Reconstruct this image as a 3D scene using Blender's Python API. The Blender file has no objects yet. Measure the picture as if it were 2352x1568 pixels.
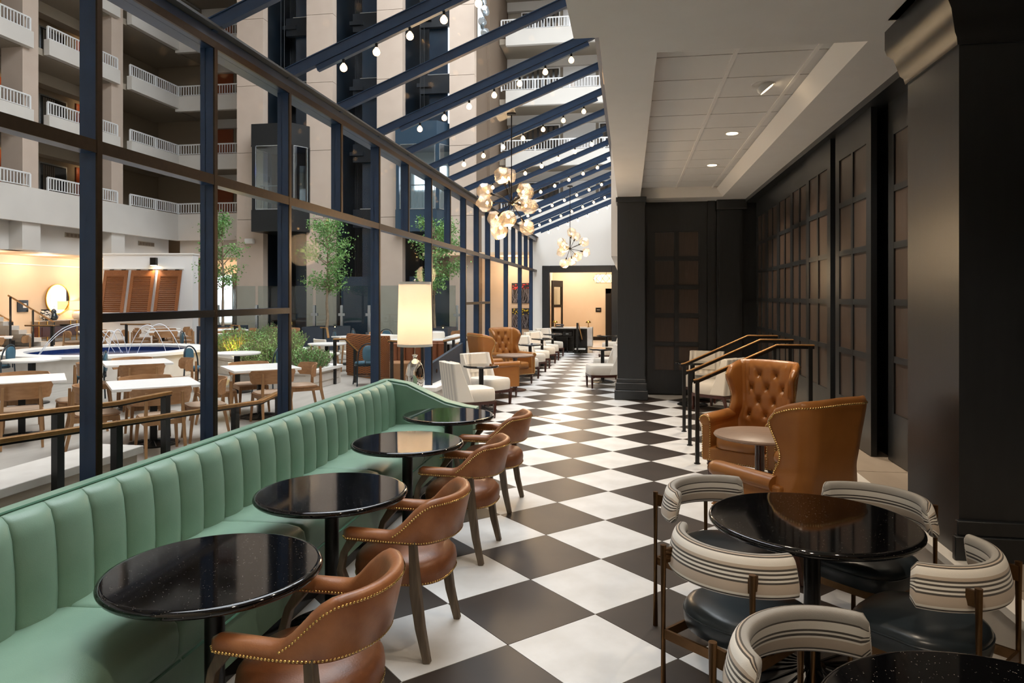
import bpy, bmesh, math, random
from mathutils import Vector, Matrix, Euler

# ------------------------------------------------------------------ camera, sky, exposure
scene = bpy.context.scene
COL = scene.collection
YAW = math.radians(9.36)
EYE = 1.805
cd = bpy.data.cameras.new('camera')
cam = bpy.data.objects.new('camera', cd)
COL.objects.link(cam)
cam.location = (0, 0, EYE)
cam.rotation_euler = (math.radians(90), 0, YAW)
cd.sensor_width = 36.0
cd.lens = 36.0 * 1628.5 / 2352.0
cd.shift_y = -(784 - 681.7) / 2352.0
cd.clip_start = 0.05
cd.clip_end = 200
scene.camera = cam

world = bpy.data.worlds.new('sky')
scene.world = world
world.use_nodes = True
wn = world.node_tree.nodes
wn['Background'].inputs[0].default_value = (0.90, 0.95, 1.0, 1)
wn['Background'].inputs[1].default_value = 4.1
vs = scene.view_settings
vs.view_transform = 'Standard'
vs.look = 'None'
vs.gamma = 1.0
vs.use_curve_mapping = False
vs.exposure = 0.84

# ------------------------------------------------------------------ materials
MATS = {}
def srgb(h):
    if isinstance(h, tuple): return (h[0], h[1], h[2], 1)
    h = h.lstrip('#')
    c = [int(h[i:i+2], 16) / 255 for i in (0, 2, 4)]
    return tuple((x / 12.92 if x <= 0.04045 else ((x + 0.055) / 1.055) ** 2.4) for x in c) + (1,)

def mat(name, col, rough=0.5, metal=0.0, var=None, bump=None, coat=0.0, sheen=0.0,
        emit=None, spec=0.5, coords='Object', stretch=(1, 1, 1), trans=0.0, rvar=0.0):
    """principled surface; var=(scale, second colour, contrast), bump=(scale, strength)"""
    m = bpy.data.materials.new(name); m.use_nodes = True
    nt = m.node_tree; b = nt.nodes['Principled BSDF']; L = nt.links.new
    b.inputs['Base Color'].default_value = srgb(col)
    b.inputs['Roughness'].default_value = rough
    b.inputs['Metallic'].default_value = metal
    b.inputs['Specular IOR Level'].default_value = spec
    b.inputs['Coat Weight'].default_value = coat
    b.inputs['Coat Roughness'].default_value = 0.05
    b.inputs['Sheen Weight'].default_value = sheen
    b.inputs['Transmission Weight'].default_value = trans
    if emit:
        b.inputs['Emission Color'].default_value = srgb(emit[0]); b.inputs['Emission Strength'].default_value = emit[1]
    if var or bump:
        tc = nt.nodes.new('ShaderNodeTexCoord'); mp = nt.nodes.new('ShaderNodeMapping')
        mp.inputs['Scale'].default_value = stretch
        L(tc.outputs[coords], mp.inputs['Vector'])
    if var:
        n = nt.nodes.new('ShaderNodeTexNoise'); n.inputs['Scale'].default_value = var[0]; n.inputs['Detail'].default_value = 5
        r = nt.nodes.new('ShaderNodeMapRange'); w = 0.5 / var[2]
        r.inputs['From Min'].default_value = 0.5 - w * 0.5; r.inputs['From Max'].default_value = 0.5 + w * 0.5
        x = nt.nodes.new('ShaderNodeMix'); x.data_type = 'RGBA'
        x.inputs[6].default_value = srgb(col); x.inputs[7].default_value = srgb(var[1])
        L(mp.outputs[0], n.inputs['Vector']); L(n.outputs['Fac'], r.inputs['Value']); L(r.outputs[0], x.inputs[0])
        L(x.outputs[2], b.inputs['Base Color'])
        if rvar:
            q = nt.nodes.new('ShaderNodeMapRange')
            q.inputs['To Min'].default_value = max(0, rough - rvar); q.inputs['To Max'].default_value = rough + rvar
            L(n.outputs['Fac'], q.inputs['Value']); L(q.outputs[0], b.inputs['Roughness'])
    if bump:
        n2 = nt.nodes.new('ShaderNodeTexNoise'); n2.inputs['Scale'].default_value = bump[0]; n2.inputs['Detail'].default_value = 3
        bp = nt.nodes.new('ShaderNodeBump'); bp.inputs['Strength'].default_value = bump[1]; bp.inputs['Distance'].default_value = 0.01
        L(mp.outputs[0], n2.inputs['Vector']); L(n2.outputs['Fac'], bp.inputs['Height']); L(bp.outputs[0], b.inputs['Normal'])
    MATS[name] = m
    return m

def nodes_of(m): return m.node_tree, m.node_tree.nodes['Principled BSDF'], m.node_tree.links.new

mat('tile_white', '#e0e0df', 0.42, var=(3.5, '#cfcecb', 1.5), coords='Object')
mat('tile_dark', '#2d2622', 0.40, var=(3.0, '#3a312b', 1.5), coords='Object')
mat('grout', '#8f8a82', 0.8)
mat('navy_steel', '#1c3350', 0.34, 0.0, var=(6, '#223c5c', 1.2), spec=0.5)
mat('bronze_edge', '#3d2f21', 0.34, 0.85, var=(20, '#33271b', 1))
mat('gutter_grey', '#55585a', 0.5, 0.3)
mat('track_black', '#15181c', 0.3, 0.3)
mat('ceiling_paint', '#dcdad6', 0.7, var=(4, '#d7d5d1', 1))
mat('ceiling_tile', '#dddbd7', 0.85, bump=(240, 0.25))
mat('white_paint', '#e6e3de', 0.6)
mat('cream_paint', '#e4d2bd', 0.6)
mat('black_wood', '#202326', 0.30, var=(3, '#25282b', 1), bump=(90, 0.05), stretch=(8, 8, 1))
mat('bronze_panel', '#473b33', 0.32, 0.0, var=(5, '#3b302a', 1), stretch=(6, 6, 0.6))
mat('stone_step', '#b3a595', 0.5, var=(5, '#a39585', 1.2), stretch=(1, 0.25, 1))
mat('atrium_floor', '#a8a299', 0.45, var=(4, '#9a938a', 1.3), coords='Object', stretch=(1.5, 0.3, 1))
mat('stone_plinth', '#d6cfc6', 0.5, var=(7, '#cac2b8', 1))
mat('brass_rail', '#b98a55', 0.36, 0.6, var=(25, '#a07444', 1))
mat('brass', '#c9974a', 0.22, 1.0)
mat('brass_nail', '#d9b573', 0.22, 1.0)
mat('post_black', '#0f1112', 0.4)
mat('green_leather', '#819f8a', 0.42, var=(5, '#789681', 1.2), bump=(260, 0.10))
mat('green_piping', '#4f7d66', 0.45)
mat('tan_leather', '#a86f46', 0.36, var=(7, '#7c4a2a', 1.3), bump=(150, 0.10))
mat('tan_leather_dark', '#6f4228', 0.40, var=(6, '#96603c', 1.3), bump=(150, 0.10))
mat('cognac_leather', '#aa7038', 0.33, var=(4, '#965f2b', 1.2), bump=(120, 0.06))
mat('slate_leather', '#272f35', 0.28, var=(18, '#2f383e', 0.6))
mat('grey_oak', '#6f604e', 0.5, var=(9, '#54483a', 1.5), stretch=(6, 6, 0.7))
mat('oak', '#ab8059', 0.42, var=(6, '#976c47', 1.4), stretch=(1.0, 5, 5))
mat('oak_leg', '#9f774f', 0.45, var=(6, '#8a6543', 1.4), stretch=(6, 6, 0.8))
mat('taupe_pad', '#a78d76', 0.6)
mat('walnut', '#4a2418', 0.3, var=(9, '#371810', 1.4), stretch=(6, 6, 0.8), coat=0.3)
mat('wood_top', '#a08672', 0.4, var=(7, '#8d7462', 1.4), stretch=(0.8, 7, 7))
mat('linen', '#e9e2d6', 0.8, var=(6, '#e0d8ca', 1), sheen=0.3, bump=(300, 0.08))
mat('linen_seam', '#cfc5b4', 0.8)
mat('quartz', '#f0eeea', 0.25)
mat('black_iron', '#0c0d0e', 0.35, 0.2)
mat('chrome', '#e6e2da', 0.03, 1.0)
mat('bronze_tube', '#6e5032', 0.32, 0.8, var=(20, '#5c4228', 1))
mat('teal_leather', '#3f6577', 0.45, var=(6, '#36596a', 1))
mat('bistro_frame', '#18262f', 0.35)
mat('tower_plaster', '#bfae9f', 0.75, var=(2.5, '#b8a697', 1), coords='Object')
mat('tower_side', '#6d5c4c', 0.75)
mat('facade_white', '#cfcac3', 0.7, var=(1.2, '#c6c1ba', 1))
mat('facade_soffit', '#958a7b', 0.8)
mat('corridor_wall', '#8a7c69', 0.8)
mat('rail_white', '#dcdcdc', 0.5)
mat('shaft_dark', '#0f151b', 0.35, var=(2, '#16202a', 1.4))
mat('shaft_panel', '#16283a', 0.25, var=(1.0, '#1f3547', 1.2), coat=0.4)
mat('shaft_steel', '#b8c0c6', 0.25, 0.8)
mat('cab_dark', '#15181b', 0.35)
mat('cab_blue', '#33485a', 0.3, 0.3)
mat('door_orange', '#8a3f1c', 0.4)
mat('window_dark', '#14171a', 0.15, coat=0.5)
mat('curtain', '#5a5148', 0.9)
mat('warm_wall', '#e2ccb2', 0.75, var=(1.5, '#dcc4a8', 1))
mat('warm_ceiling', '#e0c3a0', 0.8)
mat('panel_white', '#ecebea', 0.55)
mat('teak', '#91592f', 0.4, var=(7, '#7a4522', 1.3), stretch=(5, 1, 5))
mat('pool_blue', '#0d2250', 0.25, var=(40, '#142f66', 2))
mat('planter_dark', '#2b3440', 0.55, var=(4, '#333d49', 1))
mat('bark', '#9b8a74', 0.9, var=(12, '#6f604e', 1.4), stretch=(3, 3, 0.7))
mat('soil', '#2a2119', 0.95)
mat('leaf_a', '#80aa62', 0.5, trans=0.0, var=(3, '#4f8040', 1.6))
mat('leaf_b', '#6fa355', 0.5, var=(4, '#a0bd6c', 1.6))
mat('mirror', '#f0e6d8', 0.02, 1.0)
mat('vase_white', '#d9d6cf', 0.4, var=(14, '#20242c', 8))
mat('vase_blue', '#1c2e38', 0.15, coat=0.6)
mat('ceramic', '#d8cdbf', 0.5)
mat('rosewood', '#4a1f12', 0.3, var=(6, '#35130a', 1.3), stretch=(5, 1, 1))
mat('marble', '#d8d2cb', 0.25, var=(4, '#bfb6ad', 1.6))
mat('black_lacquer', '#0b0b0c', 0.2)
mat('dark_bronze', '#1d1712', 0.4, 0.5)
mat('paper', '#e8e6e2', 0.8)
mat('red_flower', '#c01f2c', 0.6, var=(8, '#e04a50', 1.2))
mat('grey_twig', '#8b8890', 0.7)
mat('yellow_flower', '#c9b52a', 0.6)
mat('art_black', '#121014', 0.5, var=(9, '#2a262c', 2))
mat('frost_glass', '#b9cfc8', 0.3)
mat('spot_white', '#d8d6d2', 0.4)
mat('water_white', '#eaeef5', 0.15, trans=0.0)
mat('white_cap', '#efece6', 0.5)
mat('wicker_tan', '#8f6a4a', 0.6)
mat('tan_fabric', '#9c7048', 0.75, var=(6, '#8a6140', 1))
mat('rust_rib', '#6d3d20', 0.75, var=(3, '#7d4a28', 1))

def emit_mat(name, col, strength):
    m = bpy.data.materials.new(name); m.use_nodes = True
    nt = m.node_tree; nt.nodes.remove(nt.nodes['Principled BSDF'])
    e = nt.nodes.new('ShaderNodeEmission'); e.inputs[0].default_value = srgb(col); e.inputs[1].default_value = strength
    nt.links.new(e.outputs[0], nt.nodes['Material Output'].inputs[0]); MATS[name] = m
emit_mat('bulb_glow', '#ffc888', 6)
emit_mat('globe_bulb', '#ffcf90', 30)
emit_mat('lamp_bulb', '#ffe9d0', 30)
emit_mat('downlight_glow', '#ffe2b8', 5)
emit_mat('strip_glow', '#ffdca8', 8)
emit_mat('sconce_glow', '#ffe0b0', 14)
emit_mat('uplight_glow', '#ffe08a', 16)
emit_mat('day_and_reflection_glow', '#eaf4ff', 3)  # day windows, and the reflections on the right cab's glass
emit_mat('blue_led', '#2040ff', 6)
emit_mat('candle_glow', '#ffc070', 14)
emit_mat('shaft_reflection', '#dfeaf2', 1.2)  # glow that stands in for reflections in the elevator shafts

def clear_glass(name, tint=(1, 1, 1), base=0.02, edge=0.5):
    """thin clear pane: transparent, reflecting more at a glancing angle"""
    m = bpy.data.materials.new(name); m.use_nodes = True
    nt = m.node_tree; nt.nodes.remove(nt.nodes['Principled BSDF']); L = nt.links.new
    t = nt.nodes.new('ShaderNodeBsdfTransparent'); t.inputs[0].default_value = tint + (1,)
    g = nt.nodes.new('ShaderNodeBsdfGlossy'); g.inputs['Roughness'].default_value = 0.02
    f = nt.nodes.new('ShaderNodeLayerWeight'); f.inputs['Blend'].default_value = 0.5
    p = nt.nodes.new('ShaderNodeMath'); p.operation = 'POWER'; p.inputs[1].default_value = 5
    q = nt.nodes.new('ShaderNodeMath'); q.operation = 'MULTIPLY_ADD'; q.inputs[1].default_value = edge; q.inputs[2].default_value = base
    mx = nt.nodes.new('ShaderNodeMixShader')
    L(f.outputs['Facing'], p.inputs[0]); L(p.outputs[0], q.inputs[0])
    L(q.outputs[0], mx.inputs[0]); L(t.outputs[0], mx.inputs[1]); L(g.outputs[0], mx.inputs[2])
    L(mx.outputs[0], nt.nodes['Material Output'].inputs[0]); MATS[name] = m
clear_glass('pane_glass', (0.985, 0.99, 0.99), 0.0004, 0.05)
clear_glass('barrier_glass', (0.82, 0.88, 0.88), 0.05, 0.5)
clear_glass('cab_glass', (0.72, 0.80, 0.82), 0.12, 0.6)

def special_mats():
    # speckled black granite
    m = mat('granite', '#08080a', 0.06, coat=0.3)
    nt, b, L = nodes_of(m)
    tc = nt.nodes.new('ShaderNodeTexCoord')
    v = nt.nodes.new('ShaderNodeTexVoronoi'); v.inputs['Scale'].default_value = 120
    r = nt.nodes.new('ShaderNodeMapRange'); r.inputs['From Min'].default_value = 0.13; r.inputs['From Max'].default_value = 0.20
    r.inputs['To Min'].default_value = 1; r.inputs['To Max'].default_value = 0
    n = nt.nodes.new('ShaderNodeTexNoise'); n.inputs['Scale'].default_value = 60
    r2 = nt.nodes.new('ShaderNodeMapRange'); r2.inputs['From Min'].default_value = 0.53; r2.inputs['From Max'].default_value = 0.62
    mu = nt.nodes.new('ShaderNodeMath'); mu.operation = 'MULTIPLY'
    x = nt.nodes.new('ShaderNodeMix'); x.data_type = 'RGBA'
    x.inputs[6].default_value = srgb('#08080a'); x.inputs[7].default_value = srgb('#9c958c')
    L(tc.outputs['Object'], v.inputs['Vector']); L(tc.outputs['Object'], n.inputs['Vector'])
    L(v.outputs['Distance'], r.inputs['Value']); L(n.outputs['Fac'], r2.inputs['Value'])
    L(r.outputs[0], mu.inputs[0]); L(r2.outputs[0], mu.inputs[1]); L(mu.outputs[0], x.inputs[0]); L(x.outputs[2], b.inputs['Base Color'])
    # woven stripe, read from the section coordinate stored on the mesh
    m = mat('stripe_fabric', '#cfc8bb', 0.85, sheen=0.2, bump=(350, 0.15))
    nt, b, L = nodes_of(m)
    a = nt.nodes.new('ShaderNodeAttribute'); a.attribute_name = 'band'
    cr = nt.nodes.new('ShaderNodeValToRGB'); cr.color_ramp.interpolation = 'CONSTANT'
    W, G, D, K = '#efebe2', '#a5a29c', '#524d47', '#c6b7a6'
    st = [(0, D), (.03, W), (.05, D), (.07, W), (.09, K), (.19, D), (.21, W), (.23, D), (.25, W), (.27, D), (.29, W), (.31, D), (.33, K), (.36, W), (.44, D), (.455, K), (.47, D), (.485, G), (.56, G), (.62, D), (.635, W), (.71, D), (.73, W), (.75, D), (.77, W), (.79, K), (.89, D), (.91, W), (.93, D), (.95, G)]
    st = [s for i, s in enumerate(st) if i != 18]
    el = cr.color_ramp.elements
    el[0].position = 0; el[0].color = srgb(st[0][1]); el[1].position = st[1][0]; el[1].color = srgb(st[1][1])
    for p, c in st[2:]:
        e = el.new(p); e.color = srgb(c)
    L(a.outputs['Fac'], cr.inputs[0]); L(cr.outputs[0], b.inputs['Base Color'])
    # orange and black small check
    m = mat('houndstooth', '#9c5a22', 0.85)
    nt, b, L = nodes_of(m)
    tc = nt.nodes.new('ShaderNodeTexCoord'); ck = nt.nodes.new('ShaderNodeTexChecker'); ck.inputs['Scale'].default_value = 48
    ck.inputs[1].default_value = srgb('#a05d24'); ck.inputs[2].default_value = srgb('#2a1a12')
    L(tc.outputs['Object'], ck.inputs['Vector']); L(ck.outputs['Color'], b.inputs['Base Color'])
    # white stripe linen for chair backs
    m = mat('linen_stripe', '#e9e2d6', 0.8, sheen=0.2)
    nt, b, L = nodes_of(m)
    tc = nt.nodes.new('ShaderNodeTexCoord'); w = nt.nodes.new('ShaderNodeTexWave'); w.bands_direction = 'X'; w.inputs['Scale'].default_value = 3.2
    w.inputs['Distortion'].default_value = 0
    x = nt.nodes.new('ShaderNodeMix'); x.data_type = 'RGBA'; x.inputs[6].default_value = srgb('#ece6da'); x.inputs[7].default_value = srgb('#c9c3ba')
    L(tc.outputs['Object'], w.inputs['Vector']); L(w.outputs['Fac'], x.inputs[0]); L(x.outputs[2], b.inputs['Base Color'])
    # lamp shade: glowing translucent linen
    m = bpy.data.materials.new('shade_linen'); m.use_nodes = True
    nt = m.node_tree; nt.nodes.remove(nt.nodes['Principled BSDF']); L = nt.links.new
    d = nt.nodes.new('ShaderNodeBsdfDiffuse'); d.inputs[0].default_value = srgb('#f6efe4')
    t = nt.nodes.new('ShaderNodeBsdfTranslucent'); t.inputs[0].default_value = srgb('#fbf2e4')
    mx = nt.nodes.new('ShaderNodeMixShader'); mx.inputs[0].default_value = 0.55
    L(d.outputs[0], mx.inputs[1]); L(t.outputs[0], mx.inputs[2]); L(mx.outputs[0], nt.nodes['Material Output'].inputs[0]); MATS['shade_linen'] = m
    # faceted seedy glass of the chandeliers
    m = bpy.data.materials.new('globe_glass'); m.use_nodes = True
    nt = m.node_tree; nt.nodes.remove(nt.nodes['Principled BSDF']); L = nt.links.new
    t = nt.nodes.new('ShaderNodeBsdfTransparent'); t.inputs[0].default_value = (0.98, 0.93, 0.86, 1)
    g = nt.nodes.new('ShaderNodeBsdfGlossy'); g.inputs['Roughness'].default_value = 0.08
    tl = nt.nodes.new('ShaderNodeBsdfTranslucent'); tl.inputs[0].default_value = srgb('#ffe6c4')
    tc = nt.nodes.new('ShaderNodeTexCoord'); n = nt.nodes.new('ShaderNodeTexNoise'); n.inputs['Scale'].default_value = 60
    bp = nt.nodes.new('ShaderNodeBump'); bp.inputs['Strength'].default_value = 0.6; bp.inputs['Distance'].default_value = 0.01
    L(tc.outputs['Object'], n.inputs['Vector']); L(n.outputs['Fac'], bp.inputs['Height']); L(bp.outputs[0], g.inputs['Normal']); L(bp.outputs[0], tl.inputs['Normal'])
    m1 = nt.nodes.new('ShaderNodeMixShader'); m1.inputs[0].default_value = 0.22
    m2 = nt.nodes.new('ShaderNodeMixShader'); m2.inputs[0].default_value = 0.09
    L(t.outputs[0], m1.inputs[1]); L(g.outputs[0], m1.inputs[2]); L(m1.outputs[0], m2.inputs[1]); L(tl.outputs[0], m2.inputs[2])
    L(m2.outputs[0], nt.nodes['Material Output'].inputs[0]); MATS['globe_glass'] = m
special_mats()

# ------------------------------------------------------------------ mesh helpers
class MB:
    def __init__(s): s.v = []; s.f = []; s.att = None
    def add(s, vs, fs):
        o = len(s.v); s.v.extend([tuple(p) for p in vs]); s.f.extend([tuple(i + o for i in f) for f in fs]); return s
    def box(s, x0, x1, y0, y1, z0, z1):
        return s.add([(x0,y0,z0),(x1,y0,z0),(x1,y1,z0),(x0,y1,z0),(x0,y0,z1),(x1,y0,z1),(x1,y1,z1),(x0,y1,z1)],
                     [(0,3,2,1),(4,5,6,7),(0,1,5,4),(1,2,6,5),(2,3,7,6),(3,0,4,7)])
    def obox(s, c, size, rot=(0,0,0)):
        R = Euler(rot).to_matrix(); c = Vector(c); h = [x / 2 for x in size]; n = len(s.v)
        s.box(-h[0],h[0],-h[1],h[1],-h[2],h[2])
        for i in range(n, n + 8): s.v[i] = tuple(R @ Vector(s.v[i]) + c)
        return s
    def ring_loft(s, rings, cap=True, closed=False):
        o = len(s.v); n = len(rings[0])
        for r in rings: s.v.extend([tuple(p) for p in r])
        m = len(rings)
        for i in range(m if closed else m - 1):
            a = o + i * n; b = o + ((i + 1) % m) * n
            for j in range(n): s.f.append((a + j, a + (j + 1) % n, b + (j + 1) % n, b + j))
        if cap and not closed:
            s.f.append(tuple(o + j for j in reversed(range(n)))); s.f.append(tuple(o + (m - 1) * n + j for j in range(n)))
        return s
    def tube(s, pts, r, n=8, flat=None, up=(0,0,1), cap=True):
        """sweep; r may be a list; flat=(w,h) gives a rectangular bar"""
        P = [Vector(p) for p in pts]; rings = []; U = Vector(up); prev = None
        for i, p in enumerate(P):
            t = (P[min(i + 1, len(P) - 1)] - P[max(i - 1, 0)]).normalized()
            a = t.cross(U)
            if a.length < 1e-3: a = t.cross(Vector((1, 0, 0)) if prev is None else Vector((0, 1, 0)))
            a.normalize()
            if prev is not None and a.dot(prev) < 0: a = -a
            prev = a
            b = a.cross(t).normalized()
            if flat:
                w, h = flat[i] if isinstance(flat, list) else flat
                q = [(-w/2,-h/2),(w/2,-h/2),(w/2,h/2),(-w/2,h/2)]
                rings.append([p + a * x + b * y for x, y in q])
            else:
                rr = r[i] if isinstance(r, (list, tuple)) else r
                rings.append([p + a * (rr * math.cos(2 * math.pi * k / n)) + b * (rr * math.sin(2 * math.pi * k / n)) for k in range(n)])
        return s.ring_loft(rings, cap)
    def lathe(s, prof, n=24, c=(0,0,0), cap=True):
        rings = [[(c[0] + r * math.cos(2*math.pi*k/n), c[1] + r * math.sin(2*math.pi*k/n), c[2] + z) for k in range(n)] for r, z in prof]
        return s.ring_loft(rings, cap)
    def prism(s, poly, z0, z1):
        n = len(poly)
        return s.ring_loft([[(x, y, z0) for x, y in poly], [(x, y, z1) for x, y in poly]])
    def grid(s, fn, nu, nv):
        o = len(s.v)
        for i in range(nu + 1):
            for j in range(nv + 1): s.v.append(tuple(fn(i / nu, j / nv)))
        for i in range(nu):
            for j in range(nv):
                a = o + i * (nv + 1) + j; s.f.append((a, a + nv + 1, a + nv + 2, a + 1))
        return s
    def dot(s, p, r, n=(0, 0, 1)):
        """a low dome-headed nail or button"""
        N = Vector(n).normalized(); a = N.orthogonal().normalized(); b = N.cross(a); P = Vector(p); o = len(s.v)
        for k in range(6): s.v.append(tuple(P + (a * math.cos(k*math.pi/3) + b * math.sin(k*math.pi/3)) * r))
        for k in range(6): s.v.append(tuple(P + (a * math.cos(k*math.pi/3) + b * math.sin(k*math.pi/3)) * r * 0.6 + N * r * 0.6))
        s.v.append(tuple(P + N * r * 0.8))
        for k in range(6):
            s.f.append((o+k, o+(k+1)%6, o+6+(k+1)%6, o+6+k)); s.f.append((o+6+k, o+6+(k+1)%6, o+12))
        return s
    def xf(s, M, i0=0):
        for i in range(i0, len(s.v)): s.v[i] = tuple(M @ Vector(s.v[i]))
        return s
    def mesh(s, name, mt, smooth=None):
        me = bpy.data.meshes.new(name); me.from_pydata(s.v, [], s.f)
        me.materials.append(MATS[mt])
        bm = bmesh.new(); bm.from_mesh(me); bmesh.ops.recalc_face_normals(bm, faces=bm.faces); bm.to_mesh(me); bm.free()
        if smooth is not None:
            me.polygons.foreach_set('use_smooth', [True] * len(me.polygons))
            me.set_sharp_from_angle(angle=math.radians(smooth))
        if s.att is not None:
            at = me.attributes.new('band', 'FLOAT', 'POINT'); at.data.foreach_set('value', s.att)
        me.update(); return me
    def build(s, name, mt, parent=None, loc=(0,0,0), rz=0, smooth=40, bevel=0, seg=2, sub=0):
        o = bpy.data.objects.new(name, s.mesh(name, mt, smooth)); COL.objects.link(o)
        o.location = loc; o.rotation_euler = (0, 0, rz)
        if parent: o.parent = parent
        if sub:
            md = o.modifiers.new('sub', 'SUBSURF'); md.levels = sub; md.render_levels = sub
        if bevel:
            md = o.modifiers.new('bevel', 'BEVEL'); md.width = bevel; md.segments = seg; md.limit_method = 'ANGLE'; md.angle_limit = math.radians(40)
        return o

def tag(o, label=None, cat=None, group=None, kind=None):
    if label: o['label'] = label
    if cat: o['category'] = cat
    if group: o['group'] = group
    if kind: o['kind'] = kind
    return o
def thing(name, label, cat, loc=(0,0,0), rz=0, group=None, kind=None):
    o = bpy.data.objects.new(name, None); COL.objects.link(o); o.empty_display_size = 0.1
    o.location = loc; o.rotation_euler = (0, 0, rz)
    return tag(o, label, cat, group, kind)
def shared(name, me, parent, loc=(0,0,0), rz=0, rot=None):
    o = bpy.data.objects.new(name, me); COL.objects.link(o); o.parent = parent; o.location = loc
    o.rotation_euler = rot if rot else (0, 0, rz)
    return o
KIDS = {}
def kids(o):
    return [c for c in bpy.data.objects if c.parent == o]
def dup(root, loc, rz=0, label=None, group=None, tree=None):
    r = root.copy(); COL.objects.link(r); r.location = loc; r.rotation_euler = (0, 0, rz)
    if label: r['label'] = label
    if group: r['group'] = group
    for ch in (tree if tree is not None else kids(root)):
        sub = kids(ch)
        c = ch.copy(); COL.objects.link(c); c.parent = r
        for g in sub:
            d = g.copy(); COL.objects.link(d); d.parent = c
    return r
class Proto:
    """first use places the thing itself, later uses copy it with its parts"""
    def __init__(s, fn): s.root = fn(); s.used = False
    def put(s, loc, rz, label, group=None):
        if not s.used:
            s.used = True; r = s.root; r.location = loc; r.rotation_euler = (0, 0, rz); r['label'] = label
            if group: r['group'] = group
            return r
        return dup(s.root, loc, rz, label, group)
def point(name, loc, energy, col='#ffd9a8', r=0.05, parent=None):
    l = bpy.data.lights.new(name, 'POINT'); l.energy = energy; l.color = srgb(col)[:3]; l.shadow_soft_size = r
    o = bpy.data.objects.new(name, l); COL.objects.link(o); o.location = loc
    if parent: o.parent = parent
    return o
def spot(name, loc, energy, col='#ffead0', angle=80, parent=None, rot=(0,0,0), blend=0.6):
    l = bpy.data.lights.new(name, 'SPOT'); l.energy = energy; l.color = srgb(col)[:3]; l.spot_size = math.radians(angle); l.spot_blend = blend; l.shadow_soft_size = 0.05
    o = bpy.data.objects.new(name, l); COL.objects.link(o); o.location = loc; o.rotation_euler = rot
    if parent: o.parent = parent
    return o
def facing(fx, fy):
    """rotation that turns a thing built facing +Y towards (fx, fy)"""
    return math.atan2(-fx, fy)
# ------------------------------------------------------------------ the café shell
XG = -3.25                                   # inner face of the glazed wall
MY = [3.96 + 1.26 * k for k in range(-4, 18)]    # mullion lines
def my(k): return 3.96 + 1.26 * k
Y_END = 25.25

def clip(poly, axis, val, keep_less):
    out = []
    for i in range(len(poly)):
        a, b = poly[i], poly[(i + 1) % len(poly)]
        ia = (a[axis] <= val) == keep_less or a[axis] == val; ib = (b[axis] <= val) == keep_less or b[axis] == val
        if ia: out.append(a)
        if ia != ib:
            t = (val - a[axis]) / (b[axis] - a[axis]); out.append((a[0] + t * (b[0] - a[0]), a[1] + t * (b[1] - a[1])))
    return out

def build_floor():
    fl = MB().box(-3.45, 2.3, -1.2, 28.6, -0.12, -0.006).build('floor', 'grout'); tag(fl, kind='structure')
    h = 0.4313; g = h - 0.003
    full = {}
    for nm, mt in (('tile_white', 'tile_white'), ('tile_dark', 'tile_dark')):
        full[nm] = MB().prism([(g, 0), (0, g), (-g, 0), (0, -g)], -0.012, 0).mesh(nm, mt)
    for a in range(-7, 8):
        for b in range(-6, 52):
            if (a + b) % 2: continue
            cx, cy = -0.62 + h * a, 4.059 + h * b
            x1 = 1.72 if cy < 13.0 else 0.3
            if cx < -3.1 - h or cx > x1 + h or cy < 1.9 or cy > Y_END + 0.2: continue
            # hidden under the seat of the long bench or inside the end wall
            if cx < -2.5 and cy < 6.6: continue
            nm = 'tile_dark' if a % 2 == 0 else 'tile_white'
            poly = [(cx + g, cy), (cx, cy + g), (cx - g, cy), (cx, cy - g)]
            q = clip(clip(clip(poly, 0, x1, True), 0, -3.1, False), 1, Y_END, True)
            if len(q) < 3: continue
            ar = abs(sum(q[i][0] * q[(i+1) % len(q)][1] - q[(i+1) % len(q)][0] * q[i][1] for i in range(len(q)))) / 2
            if ar < 0.004: continue
            if ar > 0.366: shared('floor_tile', full[nm], fl, (cx, cy, 0))
            else:
                MB().prism([(x - cx, y - cy) for x, y in q], -0.012, 0).build('floor_tile', nm, fl, (cx, cy, 0), smooth=None)
build_floor()

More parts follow.
